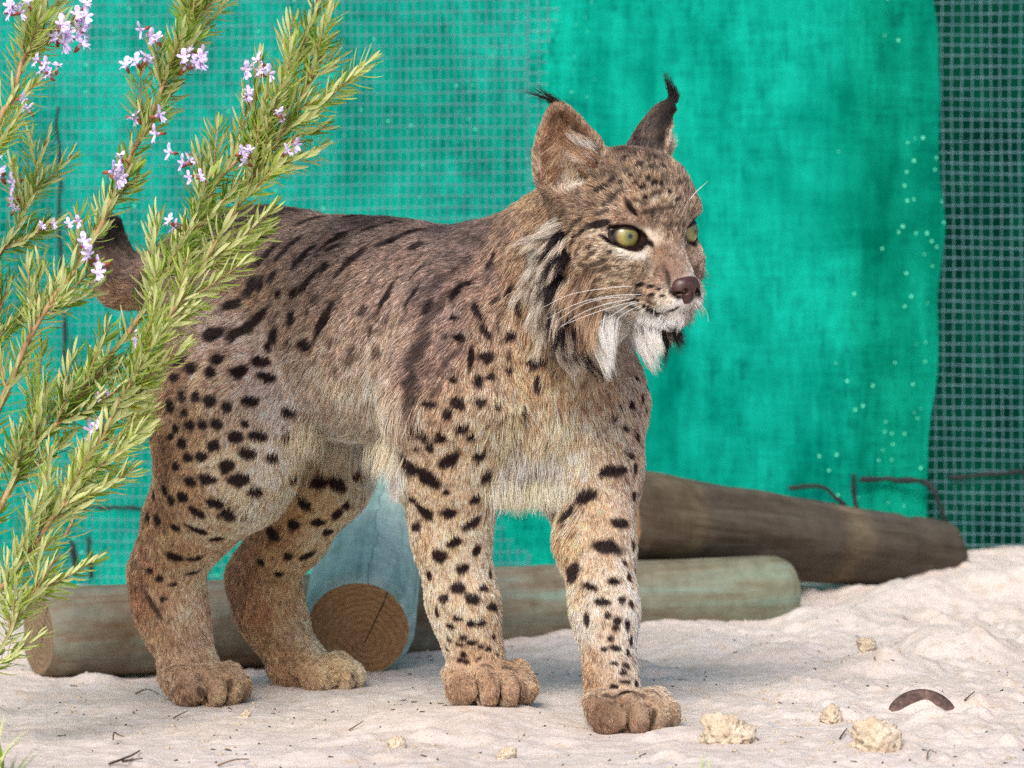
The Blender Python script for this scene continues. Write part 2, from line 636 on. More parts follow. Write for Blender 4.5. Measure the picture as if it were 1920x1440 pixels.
# ------------------------------------------------------------------ logs
def log_mat(name, base, tint, low, seed, dirt=0.5, along=None):
    """base/tint: main wood colours; low: brown heart colour showing in streaks and worn patches"""
    t = NT(name)
    v = t.coord(scale=(2.2, 26, 26))
    vp = t.n('VectorMath', operation='ADD')
    vp.inputs[1].default_value = (seed * 3.1, seed * 1.7, seed)
    t.l(v, vp.inputs[0])
    g = t.noise(vp.outputs[0], 1.6, 6, 0.65, 0.6)
    v2 = t.coord()
    vq = t.n('VectorMath', operation='ADD')
    vq.inputs[1].default_value = (seed, seed * 2.3, seed * 1.3)
    t.l(v2, vq.inputs[0])
    p = t.noise(vq.outputs[0], 7.0, 4, 0.6)
    f = t.noise(vq.outputs[0], 60.0, 3, 0.6)
    col = t.ramp(g, [(0.28, low), (0.45, base), (0.70, tint)])
    patch = t.ramp(p, [(0.50, (0, 0, 0)), (0.66, (1, 1, 1))])
    if along:
        sx = t.n('SeparateXYZ')
        t.l(t.n('TexCoord').outputs['Object'], sx.inputs[0])
        xx = t.math('ADD', sx.outputs[0], t.math('MULTIPLY', t.math('SUBTRACT', p, .5), .12))
        col = t.mix(0.85, col, t.ramp(xx, along), 'MULTIPLY')
    pm = t.math('MULTIPLY', patch, dirt)
    col = t.mix(pm, col, low)
    col = t.mix(0.5, col, t.ramp(f, [(0.3, (0.55, 0.52, 0.5)), (0.6, (1, 1, 1))]), 'MULTIPLY')
    sy = t.n('SeparateXYZ')
    t.l(t.n('TexCoord').outputs['Object'], sy.inputs[0])
    wig = t.noise(t.coord(scale=(1, .01, .01)), 14.0, 3)
    ck = t.math('ABSOLUTE', t.math('ADD', t.math('ADD', sy.outputs[1], .012), t.math('MULTIPLY', t.math('SUBTRACT', wig, .5), .03)))
    ckm = t.math('MULTIPLY', t.math('LESS_THAN', ck, .0005), t.math('GREATER_THAN', sy.outputs[2], 0.0))
    col = t.mix(t.math('MULTIPLY', ckm, .6), col, (0.02, 0.018, 0.016))
    t.l(col, t.b.inputs['Base Color'])
    t.b.inputs['Roughness'].default_value = 0.85
    t.b.inputs['Specular IOR Level'].default_value = 0.2
    h = t.math('ADD', g, t.math('MULTIPLY', f, 0.3))
    t.l(t.bump(h, 0.6, 0.004), t.b.inputs['Normal'])
    return t.m


def end_mat(name, dark, light):
    """sawn end: rings round the local X axis"""
    t = NT(name)
    tc = t.n('TexCoord')
    sp = t.n('SeparateXYZ')
    t.l(tc.outputs['Object'], sp.inputs[0])
    nz = t.noise(tc.outputs['Object'], 14, 3)
    nf = t.noise(tc.outputs['Object'], 150, 3, 0.7)
    cy = t.math('ADD', sp.outputs[1], 0.008)
    cz = t.math('ADD', sp.outputs[2], 0.012)
    rr = t.math('SQRT', t.math('ADD', t.math('MULTIPLY', cy, cy), t.math('MULTIPLY', cz, cz)))
    nz2 = t.noise(tc.outputs['Object'], 60, 3)
    rw = t.math('ADD', t.math('ADD', rr, t.math('MULTIPLY', nz, 0.022)), t.math('MULTIPLY', nz2, 0.006))
    ring = t.math('SINE', t.math('MULTIPLY', rw, 950.0))
    ring = t.math('ADD', t.math('MULTIPLY', ring, 0.5), 0.5)
    col = t.mix(t.math('MULTIPLY', ring, 0.32), light, dark)
    col = t.mix(t.math('MULTIPLY', nz, 0.55), col, dark)
    # saw marks
    wv = t.n('TexWave', wave_type='BANDS', bands_direction='Z')
    wv.inputs['Scale'].default_value = 130
    wv.inputs['Distortion'].default_value = 5
    t.l(tc.outputs['Object'], wv.inputs['Vector'])
    col = t.mix(0.35, col, t.ramp(wv.outputs['Fac'], [(0, (0.5, 0.48, 0.45)), (1, (1, 1, 1))]), 'MULTIPLY')
    col = t.mix(0.5, col, t.ramp(nf, [(0.3, (0.4, 0.38, 0.36)), (0.6, (1, 1, 1))]), 'MULTIPLY')
    # a drying crack from the pith outwards
    ck = t.math('ABSOLUTE', t.math('ADD', t.math('ADD', cy, t.math('MULTIPLY', cz, 0.45)), t.math('MULTIPLY', t.math('SUBTRACT', nz2, .5), .006)))
    ckm = t.math('MULTIPLY', t.math('LESS_THAN', ck, .0007), t.math('GREATER_THAN', cz, -.004))
    col = t.mix(ckm, col, (0.015, 0.010, 0.007))
    t.l(col, t.b.inputs['Base Color'])
    t.b.inputs['Roughness'].default_value = 0.9
    t.b.inputs['Specular IOR Level'].default_value = 0.15
    t.l(t.bump(t.math('ADD', ring, t.math('MULTIPLY', nf, 1.0)), 0.4, 0.002), t.b.inputs['Normal'])
    return t.m


def make_log(name, A, B, rA, rB, mat, mend, label, seed, wob=0.0025, bands=(), round_end=0.008, knot=()):
    A, B = np.array(A), np.array(B)
    L = np.linalg.norm(B - A)
    o = empty(name, A)
    xd = nrm(B - A)
    zd = nrm(np.array([0, 0, 1.0]) - xd * xd[2])
    yd = np.cross(zd, xd)
    Mx = Matrix(((xd[0], yd[0], zd[0], A[0]), (xd[1], yd[1], zd[1], A[1]), (xd[2], yd[2], zd[2], A[2]), (0, 0, 0, 1)))
    o.matrix_world = Mx
    n, seg = 64, 48
    xs = np.linspace(0, L, n)
    ang = np.linspace(0, 2 * math.pi, seg, endpoint=False)
    V = []
    for x in xs:
        f = x / L
        r = rA + (rB - rA) * f
        P = np.stack([np.full(seg, x * 3), np.cos(ang) * 1.2, np.sin(ang) * 1.2], 1)
        rr = r + wob * fbm(P, 1.6, 3, seed) + 0.0007 * vnoise(P * np.array([1, 9, 9]), 1.0, seed + 5)
        for c, w, h in bands:
            rr = rr + h * np.exp(-((f - c) / w) ** 4)
        e = min(x, L - x)
        if e < round_end:
            rr = rr - round_end * (1 - math.sqrt(max(0, 1 - (1 - e / round_end) ** 2))) * 0.8
        V.append(np.stack([np.full(seg, x), rr * np.cos(ang), rr * np.sin(ang)], 1))
    ringA, ringB = V[0], V[-1]
    V = np.concatenate(V)
    i = np.arange(n - 1)[:, None] * seg
    j = np.arange(seg)[None, :]
    k = (j + 1) % seg
    Q = np.stack([i + j, i + k, i + seg + k, i + seg + j], -1).reshape(-1, 4)
    link('bark', mesh('bark', V, Q), o, mat)
    for ring, x, s in ((ringA, -0.0005, -1), (ringB, L + 0.0005, 1)):
        VV, QQ, TT = [ring], [], []
        m = 6
        for q in range(1, m):
            sc_ = 1 - q / m
            w = ring * np.array([1, sc_, sc_])
            w[:, 0] += s * 0.0012 * q / m
            VV.append(w)
        VV.append(np.array([[x + s * 0.0012, 0, 0]]))
        for q in range(m - 1):
            a, b = q * seg, (q + 1) * seg
            for g in range(seg):
                g2 = (g + 1) % seg
                QQ.append([a + g, a + g2, b + g2, b + g] if s > 0 else [a + g2, a + g, b + g, b + g2])
        c = m * seg
        a = (m - 1) * seg
        for g in range(seg):
            g2 = (g + 1) % seg
            TT.append([a + g, a + g2, c] if s > 0 else [a + g2, a + g, c])
        link('sawn_end', mesh('sawn_end', np.concatenate(VV), [np.array(QQ), np.array(TT)]), o, mend)
    tag(o, label, 'log', 'round poles along the foot of the fence')
    return o


m_grey = log_mat('wood_weathered', tuple(s2l((134, 122, 106))), tuple(s2l((138, 152, 142))), tuple(s2l((92, 68, 44))), 2.0, dirt=0.7, along=[(0.0, (0.85, 0.78, 0.74)), (0.30, (0.92, 0.88, 0.85)), (0.62, (0.95, 1.05, 1.0)), (0.9, (0.90, 1.15, 1.05))])
m_blue = log_mat('wood_treated', tuple(s2l((150, 184, 178))), tuple(s2l((192, 212, 206))), tuple(s2l((112, 138, 128))), 5.0, dirt=0.3)
m_brown = log_mat('wood_brown', tuple(s2l((78, 70, 60))), tuple(s2l((100, 94, 84))), tuple(s2l((58, 46, 36))), 9.0, dirt=0.6, along=[(0.0, (1.0, 0.97, 0.9)), (0.05, (1.75, 1.65, 1.4)), (0.095, (1.7, 1.6, 1.3)), (0.12, (1.0, 1.0, 1.0)), (0.33, (0.95, 0.95, 0.97)), (0.352, (1.75, 1.6, 1.35)), (0.372, (1.6, 1.5, 1.3)), (0.39, (0.9, 0.9, 0.92))])
m_end = end_mat('sawn_end_brown', tuple(s2l((112, 82, 58))), tuple(s2l((188, 150, 112))))
m_end2 = end_mat('sawn_end_grey', tuple(s2l((110, 86, 60))), tuple(s2l((160, 140, 116))))
A = at(72, 1190, 0.40)
B = at(1468, 1112, 0.85)
make_log('log', A, B, 0.050, 0.0465, m_grey, m_end2, 'long grey-green weathered pole lying level on the sand behind the legs', 3)
A = at(672, 1180, 0.37)
A[2] += 0.0
B = at(733, 760, 1.0)
make_log('log', A, B, 0.0605, 0.056, m_blue, m_end, 'pale blue-green pole with brown sawn end showing, propped across another pole', 5, 0.0006)
A = at(1150, 972, 0.79)
B = at(1772, 1042, 1.14)
make_log('log', A, B, 0.0545, 0.043, m_brown, m_end, 'dark brown tapered pole with peeled bands lying on the sand by the net', 8, 0.005, bands=((0.06, 0.1, .003), (0.86, 0.03, -.003)))
# ------------------------------------------------------------------ the lynx: one implicit body
HEAD = R(40)
HF = np.array([math.sin(HEAD), -math.cos(HEAD), 0.0])      # heading
HL = np.array([math.cos(HEAD), math.sin(HEAD), 0.0])       # towards the far (left) side
UP = np.array([0, 0, 1.0])
VOX = 0.0027
GLO = np.array([-0.50, -0.40, -0.045])
GHI = np.array([0.24, 0.46, 0.66])
GN = np.ceil((GHI - GLO) / VOX).astype(int)
FIELD = np.full(GN, 0.5, np.float32)
GX = [GLO[a] + VOX * np.arange(GN[a], dtype=np.float32) for a in range(3)]


def _box(lo, hi, k):
    m = k + 0.012
    i0 = np.clip(np.floor((np.asarray(lo) - m - GLO) / VOX).astype(int), 0, GN - 1)
    i1 = np.clip(np.ceil((np.asarray(hi) + m - GLO) / VOX).astype(int) + 1, 1, GN)
    sl = tuple(slice(a, b) for a, b in zip(i0, i1))
    X = GX[0][sl[0]][:, None, None]
    Y = GX[1][sl[1]][None, :, None]
    Z = GX[2][sl[2]][None, None, :]
    return sl, X, Y, Z


def _smin(sl, d, k):
    a = FIELD[sl]
    h = np.maximum(k - np.abs(a - d), 0) / k
    FIELD[sl] = np.minimum(a, d) - h * h * k * 0.25


def _smax_sub(sl, d, k):
    a = FIELD[sl]
    b = -d
    h = np.maximum(k - np.abs(a - b), 0) / k
    FIELD[sl] = np.maximum(a, b) + h * h * k * 0.25


def sd_ell(c, ax, rad, X, Y, Z):
    dx, dy, dz = X - c[0], Y - c[1], Z - c[2]
    k0 = 0
    k1 = 0
    for v, r in zip(ax, rad):
        q = dx * v[0] + dy * v[1] + dz * v[2]
        k0 = k0 + (q / r) ** 2
        k1 = k1 + (q / (r * r)) ** 2
    k0 = np.sqrt(k0)
    k1 = np.sqrt(k1) + 1e-9
    return (k0 * (k0 - 1.0) / k1).astype(np.float32)


def ell(c, rad, ax=None, k=0.03, sub=False):
    ax = [HF, HL, UP] if ax is None else ax
    c = np.asarray(c, float)
    ext = np.sqrt(sum((np.asarray(v) * r) ** 2 for v, r in zip(ax, rad)))
    sl, X, Y, Z = _box(c - ext, c + ext, k)
    d = sd_ell(c, ax, rad, X, Y, Z)
    (_smax_sub if sub else _smin)(sl, d, k)


def cone(a, b, ra, rb, k=0.03, sub=False):
    a, b = np.asarray(a, float), np.asarray(b, float)
    rm = max(ra, rb)
    sl, X, Y, Z = _box(np.minimum(a, b) - rm, np.maximum(a, b) + rm, k)
    ab = b - a
    L2 = float(ab @ ab)
    t = ((X - a[0]) * ab[0] + (Y - a[1]) * ab[1] + (Z - a[2]) * ab[2]) / L2
    t = np.clip(t, 0, 1)
    d = np.sqrt((X - a[0] - t * ab[0]) ** 2 + (Y - a[1] - t * ab[1]) ** 2 + (Z - a[2] - t * ab[2]) ** 2) - (ra + (rb - ra) * t)
    (_smax_sub if sub else _smin)(sl, d.astype(np.float32), k)


def chain(pts, k=0.03):
    """pts: list of (px, py, Y, radius)"""
    P = [(at(x, y, Y), r) for x, y, Y, r in pts]
    for (a, ra), (b, rb) in zip(P[:-1], P[1:]):
        cone(a, b, ra, rb, k)


# trunk
ell(at(462, 542, .20), (.115, .078, .083), k=.05)
ell(at(590, 578, .13), (.13, .078, .090), k=.05)
ell(at(750, 612, .04), (.145, .083, .104), k=.05)
ell(at(905, 680, -.045), (.10, .078, .118), k=.05)
ell(at(990, 745, -.075), (.062, .070, .085), k=.05)
ell(at(690, 640, .10), (.12, .066, .085), k=.05)
# withers and neck
cone(at(945, 535, -.05), at(1085, 448, -.15), .056, .060, .04)
cone(at(950, 620, -.06), at(1110, 540, -.15), .070, .052, .05)
# near foreleg (right)
chain([(860, 610, -.105, .056), (842, 740, -.125, .056), (838, 880, -.105, .039), (846, 1010, -.090, .0290), (868, 1130, -.082, .0260), (890, 1225, -.080, .0275)], .035)
# far foreleg (left), stepping forward
chain([(1075, 640, -.02, .052), (1105, 760, -.045, .048), (1116, 890, -.075, .037), (1118, 1020, -.105, .0290), (1134, 1140, -.130, .0240), (1144, 1262, -.150, .0255)], .035)
# near hind leg
chain([(455, 600, .155, .070), (425, 760, .125, .072), (420, 880, .120, .060), (355, 980, .160, .039), (308, 1075, .190, .0285), (323, 1150, .190, .0280), (352, 1240, .180, .0290)], .035)
ell(at(470, 790, .105), (.055, .035, .075), k=.04)
# far hind leg
chain([(560, 620, .27, .060), (590, 800, .25, .056), (600, 900, .245, .044), (545, 990, .275, .036), (488, 1085, .305, .0290), (508, 1150, .300, .0285), (552, 1240, .290, .0290)], .030)
# tail, short and curled up
chain([(370, 480, .29, .034), (290, 530, .315, .026), (225, 528, .325, .022), (203, 480, .330, .018), (205, 430, .330, .013)], .02)


# paws: palm plus four toes
TOEGAPS = []


def paw(c, fwd, wid, s=1.0, spread=1.0, drop=0.0):
    c = np.asarray(c, float)
    f = nrm(np.array([fwd[0], fwd[1], 0.0]))
    l = np.array([-f[1], f[0], 0.0])
    ell(c - f * .024 * s + UP * (.020 * s), (.028 * s, wid * .88, .022 * s), [f, l, UP], k=.018)
    gap = wid * .60
    for b in (-1.5, -.5, .5, 1.5):
        r = .0148 * s * (1.0 if abs(b) < 1 else .95)
        fo = (.024 if abs(b) < 1 else .010) * s
        tc = c + f * fo + l * b * gap
        ell(tc + UP * (.0150 * s), (r * 1.25, r * .98, r * 1.10), [f, l, UP], k=.0025)
        ell(tc - f * r * .95 + UP * (.0260 * s), (r * 1.25, r * .86, r * .82), [f, l, UP], k=.0030)
    for b in (-1, 0, 1):
        fo = (.026 if b == 0 else .020) * s
        g = c + f * fo + l * b * gap
        ell(g + f * .012 * s + UP * .012 * s, (.017 * s, .0017 * s, .021 * s), [f, l, UP], k=.0035, sub=True)
        TOEGAPS.append((g + f * .004 * s + UP * .014 * s, nrm(UP - f * .5)))


PAWS = {}


def paw_at(key, px, py, Y, az, wid, s=1.0):
    g = at(px, py, Y)
    f = np.array([math.sin(az), -math.cos(az), 0])
    PAWS[key] = (g, f)
    paw(g, f, wid, s)


paw_at('A', 915, 1320, -.085, R(18), .0335, 1.12)
paw_at('B', 1180, 1374, -.170, R(28), .0335, 1.12)
paw_at('C', 385, 1320, .155, R(38), .0330, 1.10)
paw_at('D', 607, 1296, .265, R(58), .0320, 1.05)

# ------------------------------------------------------------------ head
HP = R(3)                                # chin slightly tucked
fa = HF * math.cos(HP) - UP * math.sin(HP)
fc = HF * math.sin(HP) + UP * math.cos(HP)
HRL = R(4)
HLF = HL.copy()
HL0 = HL * math.cos(HRL) + fc * math.sin(HRL)
fc = fc * math.cos(HRL) - HLF * math.sin(HRL)
HM = at(1249, 437, -0.25)                # between the eyes


def hd(a, b, c):
    return HM + fa * a + HL0 * b + fc * c


HA = [fa, HL0, fc]
# skull, brow, cheeks
ell(hd(-.066, 0, .012), (.074, .060, .060), HA, k=.025)
ell(hd(-.040, 0, .038), (.042, .042, .030), HA, k=.03)
for s in (-1, 1):
    ell(hd(-.046, s * .036, -.034), (.044, .030, .038), HA, k=.025)
    ell(hd(-.018, s * .033, .021), (.018, .016, .009), HA, k=.016)
    ell(hd(-.014, s * .034, -.026), (.017, .015, .012), HA, k=.014)
# bridge, muzzle, pads, chin, jaw
cone(hd(-.012, 0, .004), hd(.0170, 0, -.040), .0155, .0135, .014)
ell(hd(-.002, 0, -.056), (.028, .027, .020), HA, k=.016)
for s in (-1, 1):
    ell(hd(.0115, s * .0125, -.0590), (.0165, .0155, .0125), HA, k=.007)
ell(hd(.0055, 0, -.0765), (.0150, .0150, .0095), HA, k=.006)
cone(hd(-.012, 0, -.066), hd(-.07, 0, -.050), .020, .040, .02)
# eye sockets
EYEC = {s: hd(-.0205 + (.0035 if s > 0 else 0), s * .0345 + (.0015 if s > 0 else 0), -.0015) for s in (-1, 1)}
EYER = .0145
GAZE = {s: nrm(fa * .93 + HL0 * s * .34 + fc * .02) for s in (-1, 1)}
for s in (-1, 1):
    ell(EYEC[s] + GAZE[s] * .011, (.0135, .0135, .0100), [GAZE[s], nrm(np.cross(fc, GAZE[s])), fc], k=.008, sub=True)

# ears: shells opening forward and outward
EARS = {}


def ear(s, base, tip, opn, w, dep):
    base, tip = np.asarray(base), np.asarray(tip)
    ax = nrm(tip - base)
    o = nrm(opn - ax * (opn @ ax))
    t = np.cross(ax, o)
    H = np.linalg.norm(tip - base)
    EARS[s] = (base, tip, ax, o, t, H)
    n = 11
    # outer body as a stack of flattened ellipsoids, then hollowed
    prof = np.interp(np.linspace(0, 1, n), np.linspace(0, 1, 7), [1.0, 1.03, 1.00, .90, .74, .53, .25])
    for q in range(n):
        f = q / (n - 1)
        c = base + ax * H * f * .93 - o * dep * .25 * (1 - f)
        ell(c, (H * .15, w * prof[q], dep * (prof[q] * .8 + .2)), [ax, t, o], k=.016 if q == 0 else .010)
    for q in range(n):
        f = q / (n - 1)
        if f > .93:
            continue
        c = base + ax * H * (f * .86 + .06) + o * dep * (.62 - .10 * f)
        ell(c, (H * .12, w * prof[q] * .87, dep * .97 * (prof[q] * .8 + .2)), [ax, t, o], k=.004, sub=True)


ear(-1, hd(-.076, -.043, .046), hd(-.083, -.058, .115), fa * .74 - HL * .67, .0315, .019)
ear(1, hd(-.072, .042, .048), hd(-.062, .060, .112), fa * .55 + HL * .84, .0315, .019)


def surface_nets(F, lo, h):
    ins = F < 0
    s = [slice(0, -1), slice(1, None)]
    cnt = np.zeros(tuple(np.array(F.shape) - 1), np.int8)
    for i in (0, 1):
        for j in (0, 1):
            for k in (0, 1):
                cnt += ins[s[i], s[j], s[k]]
    idx = np.argwhere((cnt > 0) & (cnt < 8))
    corners = np.array([(i, j, k) for i in (0, 1) for j in (0, 1) for k in (0, 1)])
    vals = np.stack([F[idx[:, 0] + c[0], idx[:, 1] + c[1], idx[:, 2] + c[2]] for c in corners], 1)
    acc = np.zeros((len(idx), 3))
    n = np.zeros(len(idx))
    for a in range(8):
        for b in range(a + 1, 8):
            if np.abs(corners[a] - corners[b]).sum() != 1:
                continue
            va, vb = vals[:, a], vals[:, b]
            m = (va < 0) != (vb < 0)
            t = np.where(m, va / np.where(m, va - vb, 1), 0)
            acc += np.where(m[:, None], corners[a] + t[:, None] * (corners[b] - corners[a]), 0)
            n += m
    V = lo + h * (idx + acc / n[:, None])
    gid = np.full(cnt.shape, -1, np.int32)
    gid[idx[:, 0], idx[:, 1], idx[:, 2]] = np.arange(len(idx))
    Q = []
    for ax in range(3):
        u, w = (ax + 1) % 3, (ax + 2) % 3
        sa = [slice(None)] * 3
        sb = [slice(None)] * 3
        sa[ax], sb[ax] = slice(0, -1), slice(1, None)
        e = np.argwhere(ins[tuple(sa)] != ins[tuple(sb)])
        ok = (e[:, u] > 0) & (e[:, w] > 0) & (e[:, u] < F.shape[u] - 1) & (e[:, w] < F.shape[w] - 1)
        e = e[ok]
        q = []
        for du, dw in ((-1, -1), (0, -1), (0, 0), (-1, 0)):
            p = e.copy()
            p[:, u] += du
            p[:, w] += dw
            q.append(gid[p[:, 0], p[:, 1], p[:, 2]])
        q = np.stack(q, 1)
        flip = ~ins[tuple(sa)][e[:, 0], e[:, 1], e[:, 2]]
        q[flip] = q[flip][:, ::-1]
        Q.append(q)
    return V, np.concatenate(Q)


BV, BQ = surface_nets(FIELD, GLO, VOX)


def keep_largest(V, Q):
    lab = np.arange(len(V))
    while True:
        m = lab[Q].min(1)
        new = lab.copy()
        for c in range(4):
            np.minimum.at(new, Q[:, c], m)
        new = new[new]
        if (new == lab).all():
            break
        lab = new
    u, c = np.unique(lab, return_counts=True)
    keep = lab == u[c.argmax()]
    ren = np.cumsum(keep) - 1
    return V[keep], ren[Q[keep[Q].all(1)]]


BV, BQ = keep_largest(BV, BQ)


def vnormals(V, Q):
    fn = np.cross(V[Q[:, 2]] - V[Q[:, 0]], V[Q[:, 3]] - V[Q[:, 1]])
    N = np.zeros_like(V)
    for c in range(4):
        np.add.at(N, Q[:, c], fn)
    return nrm(N)


# a little smoothing to take the voxel steps out
for it in range(3):
    S = np.zeros_like(BV)
    n = np.zeros(len(BV))
    for a, b in ((0, 1), (1, 2), (2, 3), (3, 0)):
        np.add.at(S, BQ[:, a], BV[BQ[:, b]])
        np.add.at(S, BQ[:, b], BV[BQ[:, a]])
        np.add.at(n, BQ[:, a], 1)
        np.add.at(n, BQ[:, b], 1)
    BV = BV * .5 + .5 * S / n[:, None]
BN = vnormals(BV, BQ)
BT = np.concatenate([BQ[:, [0, 1, 2]], BQ[:, [0, 2, 3]]])
BVH = BVHTree.FromPolygons([tuple(v) for v in BV], [tuple(t) for t in BT.tolist()])
lynx = tag(empty('lynx', (float(at(700, 1320, .05)[0]), 0.05, 0.0)),
           'spotted brown lynx with black ear tufts and white beard standing on sand', 'lynx')


def lynx_child(o):
    o.parent = lynx
    o.matrix_parent_inverse = Matrix.Translation((-lynx.location[0], -lynx.location[1], -lynx.location[2]))
    return o


m_skin = plain('lynx_skin', (0.16, 0.115, 0.08), 0.8, 0.1)
body = lynx_child(link('body', mesh('body', BV, BQ), None, m_skin))
print('BODY verts', len(BV))
# ------------------------------------------------------------------ coat: flow, length and colour read off the photograph
CAMV = Vector(CAM)


def hit(px, py):
    """first point of the body seen at a pixel (or the nearest one if the pixel just misses)"""
    for rr in (0, 4, 8, 14, 22, 34, 50):
        for q in range(1 if rr == 0 else 12):
            a = q * math.pi / 6
            p = at(px + rr * math.cos(a), py + rr * math.sin(a), 0.0)
            d = Vector(p) - CAMV
            d.normalize()
            loc, nor, idx, dist = BVH.ray_cast(CAMV, d)
            if loc is not None:
                return np.array(loc), np.array(nor)
    return None, None


def img_dir(dx, dy):
    return nrm(np.array([dx, 0.0, -dy]))


